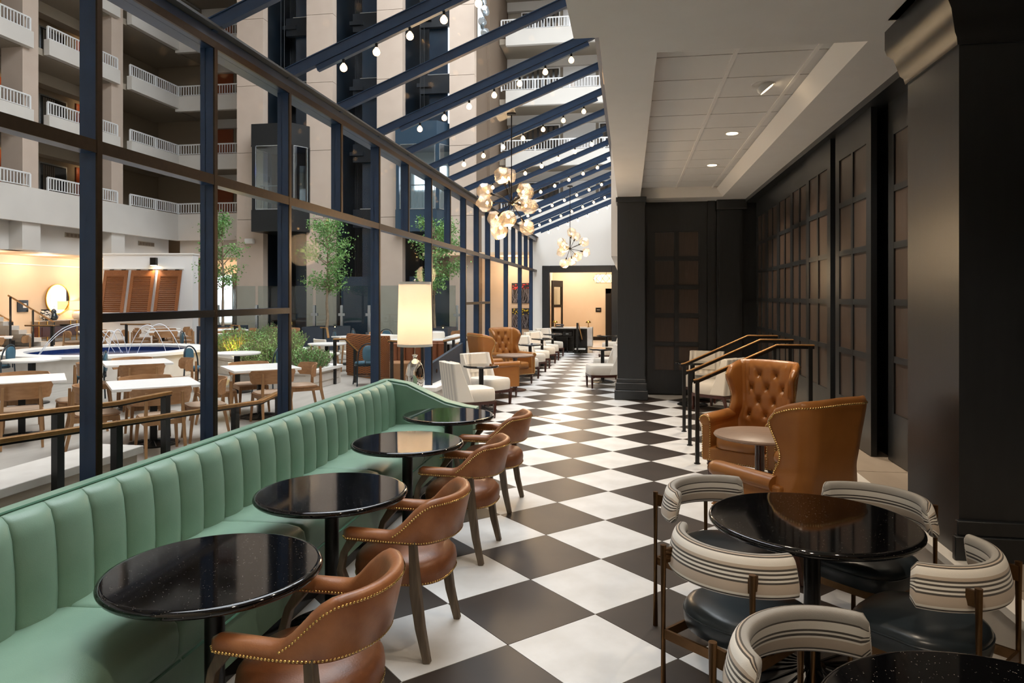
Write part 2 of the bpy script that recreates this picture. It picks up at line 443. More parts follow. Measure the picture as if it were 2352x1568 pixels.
def build_glazing():
    w = MB().box(XG - 0.20, XG - 0.02, -1.2, Y_END, 3.79, 3.93).build('window_1', 'navy_steel', bevel=0.004)
    tag(w, 'tall glazed wall of navy steel posts and bronze edges beside the banquette', 'window', kind='structure')
    MB().box(XG - 0.02, XG, -1.2, Y_END, 3.785, 3.845).build('beam_edge', 'bronze_edge', w)
    MB().box(XG - 0.03, XG + 0.05, -1.2, Y_END, 3.93, 3.95).build('gutter', 'gutter_grey', w)
    full = {-4, -3, -2, -1, 0, 1, 2, 4, 6, 8, 9, 10, 12, 14, 16, 17}
    meshes = {}
    def post(k, z0):
        key = z0
        if key not in meshes:
            meshes[key] = (MB().box(XG - 0.125, XG - 0.012, -0.042, 0, z0, 3.79).mesh('post', 'navy_steel'),
                           MB().box(XG - 0.012, XG, -0.043, 0.001, z0, 3.79).mesh('post_edge', 'bronze_edge'))
        p = shared('post', meshes[key][0], w, (0, my(k), 0)); shared('post_edge', meshes[key][1], p)
    for k in range(-4, 18):
        post(k, (0.33 if k >= 6 else 0.0) if k in full else 2.775)
    fl = sorted(full)
    # transom
    for i in range(len(fl) - 1):
        y0, y1 = my(fl[i]), my(fl[i + 1]) - 0.042
        MB().box(XG - 0.115, XG - 0.014, y0, y1, 2.70, 2.775).build('transom', 'navy_steel', w, smooth=None)
        MB().box(XG - 0.014, XG - 0.002, y0, y1, 2.698, 2.777).build('transom_edge', 'bronze_edge', w, smooth=None)
        z0 = 0.33 if fl[i] >= 6 else 0.0
        MB().box(XG - 0.085, XG - 0.077, y0, y1, z0, 2.69).build('pane', 'pane_glass', w, smooth=None)
    for k in range(-4, 17):
        MB().box(XG - 0.085, XG - 0.077, my(k), my(k + 1) - 0.042, 2.775, 3.79).build('pane', 'pane_glass', w, smooth=None)
    for k in (0, 1, 8, 9):
        MB().box(XG - 0.10, XG - 0.006, my(k), my(k + 1) - 0.042, 1.645, 1.70).build('low_rail', 'navy_steel', w, smooth=None)
        MB().box(XG - 0.006, XG, my(k), my(k + 1) - 0.042, 1.645, 1.70).build('low_rail_edge', 'track_black' if k < 3 else 'bronze_edge', w, smooth=None)
    # stone plinth and the dark kick panel standing on it
    MB().box(-3.54, -3.12, 11.22, Y_END, 0, 0.26).build('plinth', 'stone_plinth', w, smooth=None)
    MB().box(-3.58, -3.09, 11.18, Y_END, 0.26, 0.33).build('plinth_cap', 'white_cap', w, bevel=0.006)
    MB().box(-3.105, -3.085, 11.3, Y_END, 0.0, 0.09).build('plinth_skirt', 'stone_plinth', w, smooth=None)
    kp = MB().add([(-3.36, my(6), .33), (-3.30, my(6), .33), (-3.36, my(8) - .07, .33), (-3.30, my(8) - .07, .33),
                   (-3.36, my(6), .66), (-3.30, my(6), .66), (-3.36, my(8) - .07, .88), (-3.30, my(8) - .07, .88)],
                  [(0,1,5,4), (2,6,7,3), (0,4,6,2), (1,3,7,5), (4,5,7,6), (0,2,3,1)]).build('kick_panel', 'planter_dark', w, smooth=None)
    for y in (11.95, 12.6):
        MB().tube([(-3.30, y, .52), (-3.292, y, .52)], 0.035, 12).build('port', 'black_lacquer', kp)
build_glazing()

# sloping glass roof
R_SL = 0.40
def roof_z(x): return 3.98 + R_SL * (x - XG)
def build_roof():
    w = MB().box(-0.42, -0.35, -1.2, Y_END, roof_z(-0.38) - 0.11, roof_z(-0.38) + 0.10).build('window_2', 'navy_steel', smooth=None)
    tag(w, 'sloping glass roof on navy steel rafters above the checkered aisle', 'skylight', kind='structure')
    a = math.atan(R_SL); x0, x1 = XG - 0.04, -0.40
    Ln = (x1 - x0) / math.cos(a)
    rm = MB().obox((0, 0, 0), (Ln, 0.062, 0.095)).mesh('rafter', 'navy_steel')
    lip = MB().obox((0, 0, 0), (Ln, 0.08, 0.010)).mesh('rafter_flange', 'navy_steel')
    xc = (x0 + x1) / 2
    for k in range(-4, 18):
        r = shared('rafter', rm, w, (xc, my(k) - 0.021, roof_z(xc)), rot=(0, -a, 0))
        shared('rafter_flange', lip, r, (0, 0, 0.050))
    pm = MB().obox((0, 0, 0), (Ln, 1.18, 0.008)).mesh('roof_pane', 'pane_glass')
    for k in range(-4, 17):
        shared('roof_pane', pm, w, (xc, my(k) + 0.595, roof_z(xc) + 0.065), rot=(0, -a, 0))
    # cream ridge curb between the glass and the solid ceiling
    MB().box(-0.35, -0.15, -1.2, Y_END, roof_z(-0.38) - 0.10, roof_z(-0.38) + 0.10).build('ridge_curb', 'cream_paint', w, smooth=None)
    MB().box(-0.33, -0.19, 8.9, 9.4, 4.60, 5.0).build('curb_block', 'cream_paint', w, smooth=None)
build_roof()

# ------------------------------------------------------------------ solid ceiling with its recess
CZ = 3.56
RX0, RX1, RY0, RY1, RZ = 0.20, 1.62, 5.20, 12.85, 3.73
def build_ceiling():
    b = MB()
    b.box(-0.20, RX0, 4.83, 13.45, CZ, 5.05); b.box(RX1, 2.5, 4.0, 13.45, CZ, 3.8)
    b.box(RX0, RX1, 4.83, RY0, CZ, 3.8); b.box(RX0, RX1, RY1, 13.45, CZ, 3.8)
    b.box(-0.37, 3.6, -1.2, 4.83, CZ, 3.8); b.box(-0.37, -0.2, -1.2, 4.83, 3.8, 5.0)
    c = b.build('ceiling', 'ceiling_paint', smooth=None); tag(c, kind='structure')
    # bright bevelled lip along the wall side of the recess
    MB().add([(RX1 - 0.0, RY0, CZ), (RX1 - 0.0, RY1, CZ), (RX1 - 0.10, RY1, RZ - 0.02), (RX1 - 0.10, RY0, RZ - 0.02), (RX1, RY0, RZ), (RX1, RY1, RZ)],
             [(0, 3, 2, 1), (0, 4, 3), (1, 2, 5), (0, 1, 5, 4), (3, 4, 5, 2)]).build('recess_lip', 'white_paint', c, smooth=None)
    MB().box(RX0, RX1, RY0, RY1, RZ + 0.03, RZ + 0.05).build('recess_back', 'ceiling_paint', c, smooth=None)
    xs = [RX0, 0.83, 1.44, RX1]
    tm = {}
    ny = int((RY1 - RY0) / 0.63) + 1
    for i in range(3):
        wd = xs[i + 1] - xs[i] - 0.012
        tm = MB().box(-wd / 2, wd / 2, -0.306, 0.306, 0, 0.02).mesh('ceiling_tile', 'ceiling_tile')
        for j in range(ny):
            y = RY0 + 0.315 + 0.63 * j
            if y > RY1: continue
            shared('ceiling_tile', tm, c, ((xs[i] + xs[i + 1]) / 2, min(y, RY1 - 0.30), RZ))
    for x in xs[1:3]:
        MB().box(x - 0.016, x + 0.016, RY0, RY1, RZ - 0.008, RZ + 0.02).build('grid_bar', 'white_paint', c, smooth=None)
    MB().box(RX0 - 0.0, RX0 + 0.018, RY0, RY1, RZ - 0.03, RZ + 0.02).build('grid_bar', 'white_paint', c, smooth=None)
build_ceiling()

def downlight(x, y, label, eyeball=False, z=RZ, power=110):
    t = thing('downlight', label, 'light', (x, y, z), 0, 'recessed ceiling lights')
    MB().lathe([(0.068, -0.002), (0.10, -0.004), (0.105, 0.0), (0.068, 0.0)], 28, cap=False).build('trim_ring', 'spot_white', t)
    if eyeball:
        b = MB().lathe([(0.0, 0.0), (0.07, 0.0), (0.082, -0.03), (0.075, -0.06)], 24, cap=False)
        b.xf(Matrix.Rotation(math.radians(-38), 4, 'Y')).build('eyeball', 'spot_white', t)
        d = MB().lathe([(0.0, -0.055), (0.066, -0.055), (0.066, -0.050)], 24).xf(Matrix.Rotation(math.radians(-38), 4, 'Y')); d.build('lamp_face', 'downlight_glow', t)
    else:
        MB().lathe([(0.0, -0.006), (0.066, -0.006), (0.066, -0.001)], 24).build('lamp_face', 'downlight_glow', t)
    spot('downlight_beam', (0, 0, -0.08), power, angle=115, parent=t)
downlight(1.20, 6.70, 'tilted eyeball downlight, nearest of the three recessed ceiling lights', True)
downlight(1.20, 8.66, 'middle round recessed downlight in the ceiling recess')
downlight(1.20, 10.70, 'farthest round recessed downlight in the ceiling recess')
for x, y, lab in ((0.55, 3.3, 'unseen recessed downlight added in the plain ceiling above the big granite table'), (0.25, 1.2, 'unseen recessed downlight added in the plain ceiling above the camera'), (1.45, 2.2, 'unseen recessed downlight added in the plain ceiling above the platform')):
    downlight(x, y, lab, False, CZ - 0.012, 38)  # unseen, added to brighten the near right; warm highlights on the pier suggest them

# ------------------------------------------------------------------ dark wall of panelled leaves on the stone platform
PZ = 0.38
def build_platform():
    p = MB().box(1.74, 4.0, -1.2, 13.4, -0.1, PZ - 0.04).build('trim_1', 'stone_plinth', smooth=None); tag(p, kind='structure')
    y = -1.0
    nose = MB().box(0, 0.12, 0, 1.19, PZ - 0.04, PZ).mesh('nosing_slab', 'white_cap')
    slab = MB().box(0, 0.62, 0, 1.19, PZ - 0.04, PZ - 0.001).mesh('platform_slab', 'stone_step')
    while y < 13.0:
        shared('nosing_slab', nose, p, (1.71, y, 0)); shared('platform_slab', slab, p, (1.832, y, 0)); y += 1.2
    for i, (x, z) in enumerate(((0.95, 0.127), (1.34, 0.253))):
        MB().box(x, 1.75, 7.98, 9.72, 0, z - 0.03).build('stair_riser', 'stone_plinth', p, smooth=None)
        MB().box(x - 0.02, 1.75, 7.97, 9.73, z - 0.03, z).build('stair_tread', 'stone_step', p, bevel=0.006)
build_platform()

def leaf(parent_or_none, x, y0, y1, z0, z1, name, axis='x', rows=5, top=None, mat_p='bronze_panel', kind='structure'):
    """a door leaf of stiles, rails and muntins with two columns of raised panels. axis x: lies in a plane X=x, faces -X; axis y: plane Y=x, faces -Y"""
    w = y1 - y0; st = 0.13; bot = 0.42; tp = 0.30 if top is None else top; mz = 0.055; mu = 0.055
    o = thing(name, None, None, kind=kind)
    if axis == 'x': o.location = (x, y0, z0); o.rotation_euler = (0, 0, math.radians(90))
    else: o.location = (y0, x, z0)
    H = z1 - z0
    f = MB(); D = 0.05
    # local: x along width, y depth (0 front .. D back), z up
    f.box(0, st, 0, D, 0, H); f.box(w - st, w, 0, D, 0, H); f.box(st, w - st, 0, D, 0, bot); f.box(st, w - st, 0, D, H - tp, H)
    pw = (w - 2 * st - mu) / 2; ph = (H - bot - tp - (rows - 1) * mz) / rows
    f.box(st + pw, st + pw + mu, 0, D, bot, H - tp)
    for r in range(rows - 1):
        z = bot + (r + 1) * ph + r * mz
        f.box(st, w - st, 0.001, D - 0.001, z, z + mz)
    fr = f.build('leaf_frame', 'black_wood', o, smooth=None)
    pm = MB().box(0, pw, 0.028, 0.036, 0, ph).mesh('panel', mat_p)
    bd = MB()
    for (a, b_, c_, d_) in ((0, 0.016, 0, ph), (pw - 0.016, pw, 0, ph), (0, pw, 0, 0.016), (0, pw, ph - 0.016, ph)):
        bd.box(a, b_, 0.012, 0.030, c_, d_)
    bm = bd.mesh('bead', 'black_wood')
    for r in range(rows):
        for c in range(2):
            p = shared('panel', pm, o, (st + c * (pw + mu), 0, bot + r * (ph + mz))); shared('bead', bm, p)
    if axis == 'x':   # front faces -X : mirror depth by turning +90 puts local y at -X, so push back
        o.location = (x + 0.0, y0, z0)
        for ch in kids(o): ch.location.y -= D
    return o

def build_right_wall():
    w = MB().box(2.30, 2.5, 4.9, 13.6, 0, 3.8).build('wall_right', 'black_wood', smooth=None); tag(w, kind='structure')
    ys = [(5.62, 6.66, 2.19), (6.76, 7.86, 2.08), (8.05, 9.10, 2.08), (9.11, 10.10, 2.11), (10.12, 11.10, 2.14), (11.12, 12.10, 2.16), (12.12, 13.05, 2.17)]
    for i, (a, b, x) in enumerate(ys):
        lf = leaf(None, x + 0.05, a, b, PZ + 0.005, 3.50, 'door_%d' % (i + 1), 'x')
        if i in (2, 3):
            z = 1.12; yy = 0.07 if i == 3 else (b - a) - 0.10
            MB().box(yy, yy + 0.04, -0.012 - 0.05, 0.0 - 0.05, z, z + 0.16).build('pull_plate', 'dark_bronze', lf, smooth=None)
    hd = MB().box(2.06, 2.30, 4.9, 13.3, 3.50, 3.57).build('trim_2', 'black_wood', smooth=None); tag(hd, kind='structure')
    jb = MB().box(2.2, 2.30, 7.86, 8.05, PZ, 3.5).build('trim_3', 'black_wood', smooth=None); tag(jb, kind='structure')
    # end wall beside the far column, with one leaf
    e = MB().box(0.28, 2.4, 13.42, 13.6, 0, 3.8).build('wall_alcove', 'black_wood', smooth=None); tag(e, kind='structure')
    leaf(None, 13.37, 0.33, 1.40, 0.02, 3.15, 'door_8', 'y', top=0.14)
    for (x0, x1, y0) in ((1.42, 1.55, 13.36), (1.62, 1.98, 13.28), (1.58, 2.02, 13.30)):
        t = MB().box(x0, x1, y0, 13.45, 0, 3.56).build('trim_4', 'black_wood', smooth=None); tag(t, kind='structure')
    t = MB().box(1.56, 2.10, 13.20, 13.45, 3.38, 3.56).build('trim_5', 'black_wood', smooth=None, bevel=0.02); tag(t, kind='structure')
    # heavy corner pier in front
    p = MB().box(1.78, 3.6, 4.22, 4.94, PZ, CZ).build('wall_pier', 'black_wood', smooth=None); tag(p, kind='structure')
    prof = [(0.0, 3.18), (0.012, 3.18), (0.02, 3.22), (0.035, 3.24), (0.05, 3.30), (0.065, 3.36), (0.095, 3.40), (0.105, 3.44), (0.105, 3.56), (0, 3.56)]
    c = MB()
    def at(o, z): return [(1.78 - o, 4.22 - o, z), (1.78 - o, 4.94 + o, z)]
    rings = []
    for (yy, sgn) in ((4.22, -1), (4.94, 1)):
        rings.append([(1.78 - o, yy + sgn * o, z) for o, z in prof])
    c.ring_loft(rings)
    r2 = [[(1.78 - o, 4.22 - o, z) for o, z in prof], [(3.6, 4.22 - o, z) for o, z in prof]]
    c.ring_loft(r2); c.build('crown_moulding', 'black_wood', p, smooth=30)
    s = MB().box(1.74, 3.6, 4.17, 4.21, PZ, PZ + 0.13); s.box(1.76, 3.6, 4.19, 4.225, PZ + 0.13, PZ + 0.21); s.build('skirting', 'black_wood', p, bevel=0.006)
    # walls behind the camera that close the room
    k = MB().box(-3.5, 4.0, -1.4, -1.2, 0, 5.2).build('wall_back', 'warm_wall', smooth=None); tag(k, kind='structure')
    k = MB().box(3.6, 3.8, -1.4, 4.9, 0, 3.8).build('wall_side', 'black_wood', smooth=None); tag(k, kind='structure')
build_right_wall()

def build_far_column():
    c = MB().box(-0.20, 0.28, 12.60, 13.10, 0, CZ).build('wall_column', 'black_wood', bevel=0.008); tag(c, kind='structure')
    MB().box(-0.25, 0.33, 12.55, 13.15, 0, 0.17).build('column_base', 'black_wood', c, bevel=0.012)
    MB().box(-0.232, 0.312, 12.568, 13.132, 0.17, 0.30).build('column_base', 'black_wood', c, bevel=0.01)
    MB().box(-0.215, 0.295, 12.585, 13.115, 0.30, 0.37).build('column_base', 'black_wood', c, bevel=0.01)
    MB().box(-0.225, 0.305, 12.575, 13.12, 3.47, 3.555).build('column_cap', 'black_wood', c, bevel=0.008)
    # bulkhead over the side seating behind it
    b = MB().box(-0.32, 0.27, 13.1, Y_END, 2.55, 5.0).build('wall_bulkhead', 'white_paint', smooth=None); tag(b, kind='structure')
    s = MB().box(0.24, 0.34, 13.6, Y_END, 0, 2.6).build('wall_seating', 'white_paint', smooth=None); tag(s, kind='structure')
build_far_column()

def build_far_wall():
    w = MB()
    y0, y1 = Y_END, Y_END + 0.2
    w.box(XG - 0.2, -2.80, y0, y1, 0, 5.3); w.box(-2.80, -0.60, y0, y1, 2.68, 5.3); w.box(-0.60, 1.0, y0, y1, 0, 5.3)
    f = w.build('wall_far', 'white_paint', smooth=None); tag(f, kind='structure')
    t = MB(); y = y0 - 0.05
    t.box(-3.06, -2.80, y, y1 + .02, 0, 2.92); t.box(-0.60, -0.36, y, y1 + .02, 0, 2.92); t.box(-2.80, -0.60, y, y1 + .02, 2.68, 2.92)
    o = t.build('trim_6', 'black_wood', bevel=0.01); tag(o, kind='structure')
    # lobby beyond the opening
    l = MB().box(-3.3, 1.2, 29.6, 29.8, 0, 3.3).build('wall_lobby', 'warm_wall', smooth=None); tag(l, kind='structure')
    l = MB().box(-3.25, -3.12, y1, 29.6, 0, 3.3).build('wall_lobby_left', 'warm_wall', smooth=None); tag(l, kind='structure')
    l = MB().box(1.0, 1.2, y1, 29.6, 0, 3.3).build('wall_lobby_right', 'warm_wall', smooth=None); tag(l, kind='structure')
    l = MB().box(-3.3, 1.2, y1, 29.8, 3.3, 3.4).build('ceiling_lobby', 'white_paint', smooth=None); tag(l, kind='structure')
    l = MB().box(-3.1, 1.0, y1, 29.6, 0, 0.01).build('floor_lobby', 'stone_plinth', smooth=None); tag(l, kind='structure')
    l = MB().box(-2.7, -0.9, 29.57, 29.6, 0, 0.16).build('baseboard_lobby', 'dark_bronze', smooth=None); tag(l, kind='structure')
    # framed glass door at the back right of the lobby
    X0 = -0.95
    d = MB().box(X0, X0 + 0.22, 29.5, 29.6, 0, 2.15).box(X0, 0.6, 29.5, 29.6, 1.95, 2.15).build('door_9', 'dark_bronze', smooth=None); tag(d, kind='structure')
    MB().box(X0 + 0.22, 0.6, 29.54, 29.58, 0, 1.95).build('door_slab', 'dark_bronze', d, smooth=None)
    for i in range(4):
        MB().box(X0 + 0.36, X0 + 0.56, 29.52, 29.54, 0.35 + i * 0.38, 0.69 + i * 0.38).build('pane', 'frost_glass', d, smooth=None)
    # door leaf standing open on the left of the lobby
    d = thing('door_10', None, None, (-2.95, 27.6, 0), math.radians(68), kind='structure')
    fb = MB(); fb.box(0, .14, 0, .05, 0, 2.45); fb.box(.76, .9, 0, .05, 0, 2.45); fb.box(.14, .76, 0, .05, 2.2, 2.45); fb.box(.14, .76, 0, .05, 0, .3); fb.box(.14, .76, 0, .05, 1.4, 1.5)
    fb.build('door_frame', 'dark_bronze', d, smooth=None)
    MB().box(.14, .76, .02, .03, .3, 1.4).build('pane', 'warm_wall', d, smooth=None); MB().box(.14, .76, .02, .03, 1.5, 2.2).build('pane', 'barrier_glass', d, smooth=None)
    for x, y in ((-2.0, 26.6), (-0.9, 28.2), (-2.3, 28.6)): point('lobby_glow', (x, y, 2.9), 24, col='#fff0dc', r=0.15)
build_far_wall()

# ------------------------------------------------------------------ string lights under the rafters
def light_track():
    t = thing('light_track', 'x', 'light track')
    a = math.atan(R_SL)
    xa, xb = -2.97, -0.50; xm = (xa + xb) / 2
    Ln = (xb - xa) / math.cos(a)
    ch = MB().obox((0, 0, 0), (Ln, 0.05, 0.05)); ch.build('channel', 'navy_steel', t, (xm, 0, roof_z(xm) - 0.085)).rotation_euler = (0, -a, 0)
    sock = MB().lathe([(0.010, 0.035), (0.014, 0.03), (0.014, 0.0), (0.010, -0.005)], 8).mesh('socket', 'track_black')
    bulb = MB().lathe([(0.0, -0.040), (0.017, -0.036), (0.031, -0.023), (0.036, -0.004), (0.031, 0.014), (0.017, 0.032), (0.010, 0.042)], 12).mesh('bulb', 'bulb_glow', 60)
    for i in range(7):
        x = -2.705 + 0.331 * i
        z = roof_z(x) - 0.19
        b = shared('bulb', bulb, t, (x, 0, z)); shared('socket', sock, b, (0, 0, 0.045))
    return t
TRK = Proto(light_track)
ords = ['nearest', 'second nearest', 'third', 'fourth', 'fifth', 'sixth', 'seventh', 'farthest']
for i, k in enumerate(range(2, 17, 2)):
    TRK.put((0, my(k) - 0.021, 0), 0, 'navy light channel with round glowing bulbs under a rafter, %s of the row' % ords[i], 'bulb tracks under the rafters')

# ------------------------------------------------------------------ sputnik chandeliers
def chandelier(loc, ztop, R, n, seed, label, s=1.0):
    rnd = random.Random(seed)
    t = thing('sputnik_chandelier', label, 'chandelier', loc, 0, 'sputnik chandeliers')
    MB().lathe([(0.0, 0.03), (0.03, 0.02), (0.04, 0), (0.03, -0.02), (0, -0.03)], 14).build('hub', 'dark_bronze', t)
    MB().tube([(0, 0, 0.02), (0, 0, ztop - 0.03)], 0.010, 8).build('stem', 'dark_bronze', t)
    MB().lathe([(0.0, ztop - 0.05), (0.07, ztop - 0.045), (0.07, ztop - 0.02), (0.0, ztop - 0.01)], 16).build('canopy', 'dark_bronze', t)
    dirs = []
    for i in range(n):
        z = 1 - 2 * (i + 0.5) / n; ph = i * 2.39996 + seed
        dirs.append(Vector((math.sqrt(1 - z * z) * math.cos(ph), math.sqrt(1 - z * z) * math.sin(ph), z)))
    bm = bmesh.new(); bmesh.ops.create_cube(bm, size=0.5 * s)
    for q in range(17):
        zq = 1 - 2 * (q + .5) / 17; aq = q * 2.39996 + rnd.uniform(-.2, .2); nq = Vector((math.sqrt(1 - zq * zq) * math.cos(aq), math.sqrt(1 - zq * zq) * math.sin(aq), zq))
        geo = bm.verts[:] + bm.edges[:] + bm.faces[:]
        cut = bmesh.ops.bisect_plane(bm, geom=geo, plane_co=nq * .108 * s * rnd.uniform(.93, 1.05), plane_no=nq, clear_outer=True)
        ed = [e for e in cut['geom_cut'] if isinstance(e, bmesh.types.BMEdge)]
        if ed: bmesh.ops.contextual_create(bm, geom=ed)
    gm = bpy.data.meshes.new('globe'); bm.to_mesh(gm); bm.free(); gm.materials.append(MATS['globe_glass'])
    bl = MB().lathe([(0, -0.022 * s), (0.018 * s, -0.012 * s), (0.02 * s, 0.004), (0.012 * s, 0.02 * s), (0, 0.03 * s)], 10).mesh('globe_bulb', 'globe_bulb', 60)
    for i, d in enumerate(dirs):
        rr = R * (0.62 if i % 5 == 2 else 1.0) * rnd.uniform(0.92, 1.05)
        arm = MB().tube([d * 0.02, d * (rr - 0.13 * s)], 0.006, 6).tube([d * (rr - 0.17 * s), d * (rr - 0.09 * s)], 0.018 * s, 8)
        arm.build('arm', 'dark_bronze', t)
        g = shared('globe', gm, t, d * rr, rot=(rnd.uniform(0, 6), rnd.uniform(0, 6), rnd.uniform(0, 6)))
        shared('globe_bulb', bl, t, d * (rr - 0.05 * s))
    for i in range(10):
        d = Vector((rnd.gauss(0, 1), rnd.gauss(0, 1), rnd.gauss(0, 1))).normalized()
        MB().tube([d * 0.02, d * R * 0.75], 0.004, 5).build('spike', 'dark_bronze', t)
    point('chandelier_glow', (0, 0, -0.02), 45, r=0.25, parent=t).location = (0, 0, -R - 0.2)
chandelier((-1.70, 10.27, 3.19), roof_z(-1.70) - 0.08 - 3.19, 0.46, 12, 2, 'large sputnik chandelier of faceted glass globes, nearer of the two')
chandelier((-1.46, 17.83, 3.02), roof_z(-1.46) - 0.08 - 3.02, 0.44, 11, 5, 'sputnik chandelier hanging farther off, before the dark-framed opening', 0.95)
# ------------------------------------------------------------------ furniture of the café
def bullnose(r, z0, z1):
    h = (z1 - z0) / 2; c = (z0 + z1) / 2
    return [(0, z0), (r - h, z0)] + [(r - h + h * math.cos(a), c + h * math.sin(a)) for a in [(-90 + 22.5 * i) * math.pi / 180 for i in range(9)]] + [(r - h - 0.005, z1), (0, z1)]

def granite_table(R=0.41, H=0.75, cross=True, base=0.245):
    def fn():
        t = thing('pedestal_table', 'x', 'table')
        MB().lathe(bullnose(R, H - 0.034, H), 64).build('table_top', 'granite', t, smooth=50)
        MB().lathe([(0.05, H - 0.055), (0.12, H - 0.05), (0.12, H - 0.034), (0.0, H - 0.034)], 20, cap=False).build('mount_plate', 'black_iron', t)
        MB().lathe([(0.038, 0.05), (0.038, H - 0.05)], 20).build('column', 'black_iron', t)
        b = MB().lathe([(base, 0.0), (base, 0.012), (base - 0.02, 0.02), (0.10, 0.045), (0.05, 0.06), (0.0, 0.06)], 40)
        for k in range(20):
            a = 2 * math.pi * k / 20
            b.tube([(0.06 * math.cos(a), 0.06 * math.sin(a), 0.055), ((base - .03) * math.cos(a), (base - .03) * math.sin(a), 0.022)], 0.006, 5)
        b.build('base', 'black_iron', t)
        return t
    return fn
GT = Proto(granite_table())
for i, (y, lab) in enumerate(((2.55, 'round black granite table nearest the camera, before the green banquette'),
                              (3.66, 'round black granite table, second along the green banquette'),
                              (5.00, 'round black granite table mirroring the lamp shade, third along the banquette'),
                              (6.20, 'round black granite table at the far end of the green banquette'))):
    GT.put((-1.60, y, 0), 0.3 * i, lab, 'granite tables along the banquette')
GT2 = Proto(granite_table(0.475, 0.75, base=0.32))
GT2.put((0.86, 3.56, 0), 0.2, 'large round black granite table ringed by four striped chairs', 'large granite tables on the right')
GT2.put((0.93, 1.83, 0), 1.2, 'round black granite table cut off by the lower right corner', 'large granite tables on the right')

# long green banquette with fluted back
def banquette():
    t = thing('banquette', 'long sage green leather banquette with channelled back under the glazed wall', 'banquette', (-2.10, 4.0, 0))
    ox, oy = -2.10, 4.0
    ya, yb = 0.75, 6.98
    MB().box(-2.58 - ox, -1.86 - ox, ya - oy, yb + 0.02 - oy, 0.0, 0.10).build('toe_kick', 'black_lacquer', t, smooth=None)
    MB().box(-2.60 - ox, -1.83 - ox, ya - oy, yb - oy, 0.09, 0.335).build('seat_base', 'green_leather', t, bevel=0.008)
    # seat cushions
    ys = [0.75, 1.72, 2.62, 3.76, 5.02, 6.10, 6.96]
    for i in range(len(ys) - 1):
        a, b = ys[i], ys[i + 1]
        def pt(u, v, a=a, b=b):
            return None
        rings = []
        for v in [0, .012, .03, .06, .12, .3, .5, .7, .88, .94, .97, .988, 1]:
            y = a + (b - a) * v; e = min(v, 1 - v) * (b - a)
            k = min(1, e / 0.03); k = math.sqrt(max(0, 1 - (1 - k) ** 2))
            d = 0.016 * (1 - k); cr = 0.010 * math.sin(math.pi * v)
            rings.append([(-2.44 - ox, y - oy, .33), (-1.815 - d - ox, y - oy, .33), (-1.795 - d - ox, y - oy, .36), (-1.79 - d - ox, y - oy, .44), (-1.80 - d - ox, y - oy, .488 - d),
                          (-1.83 - d - ox, y - oy, .512 - d + cr * .3), (-1.90 - ox, y - oy, .526 - d + cr), (-2.15 - ox, y - oy, .526 - d + cr), (-2.44 - ox, y - oy, .515 - d)])
        MB().ring_loft(rings).build('seat_cushion', 'green_leather', t, smooth=50)
        MB().tube([(-1.792 - ox, a + .01 - oy, .335), (-1.792 - ox, b - .01 - oy, .335)], 0.006, 6).build('front_piping', 'green_piping', t)
    # back: one padded channel after another
    bx = -2.33
    n = 30; w = (6.85 - 0.75) / n
    def chan(y0, y1):
        rings = []
        for v in [0, .03, .10, .22, .36, .5, .64, .78, .90, .97, 1]:
            p = 0.034 * math.sqrt(max(0, 1 - (2 * v - 1) ** 2)) ; y = y0 + (y1 - y0) * v
            rings.append([(-2.46, y, .40), (bx - 0.005 + p, y, .44), (bx + 0.0 + p * 1.1, y, .60), (bx - .004 + p * 1.1, y, .75), (bx - 0.015 + p, y, .87), (bx - 0.03 + p * .8, y, .93), (bx - 0.055 + p * .5, y, .955), (-2.42, y, .962), (-2.46, y, .955)])
        return rings
    cm = MB().ring_loft([[(p[0] - ox, p[1], p[2]) for p in r] for r in chan(0, w)]).mesh('back_channel', 'green_leather', 50)
    for i in range(n): shared('back_channel', cm, t, (0, 0.75 + i * w - oy, 0))
    MB().box(-2.50 - ox, -2.42 - ox, ya - oy, 7.02 - oy, .12, .958).build('back_frame', 'green_leather', t, bevel=0.012)
    MB().tube([(-2.40 - ox, ya - oy, .964), (-2.40 - ox, 6.80 - oy, .964)], 0.006, 6).build('top_piping', 'green_piping', t)
    # sloping end arm
    P = [(-2.50, .958), (-2.40, .962), (-2.20, .93), (-2.0, .84), (-1.80, .755), (-1.62, .715), (-1.50, .70), (-1.50, .09), (-2.50, .09)]
    rings = []
    for (y, ins) in ((6.84, .02), (6.86, .0), (7.03, .0), (7.05, .02)):
        rings.append([(x - (ins if x > -1.55 else 0) - ox, y - oy, z - (ins if z > .5 else 0)) for x, z in P])
    MB().ring_loft(rings).build('end_arm', 'green_leather', t, smooth=40)
    MB().tube([(x - ox, 6.855 - oy, z + 0.002) for x, z in P[1:7]], 0.006, 6).build('arm_piping', 'green_piping', t)
banquette()

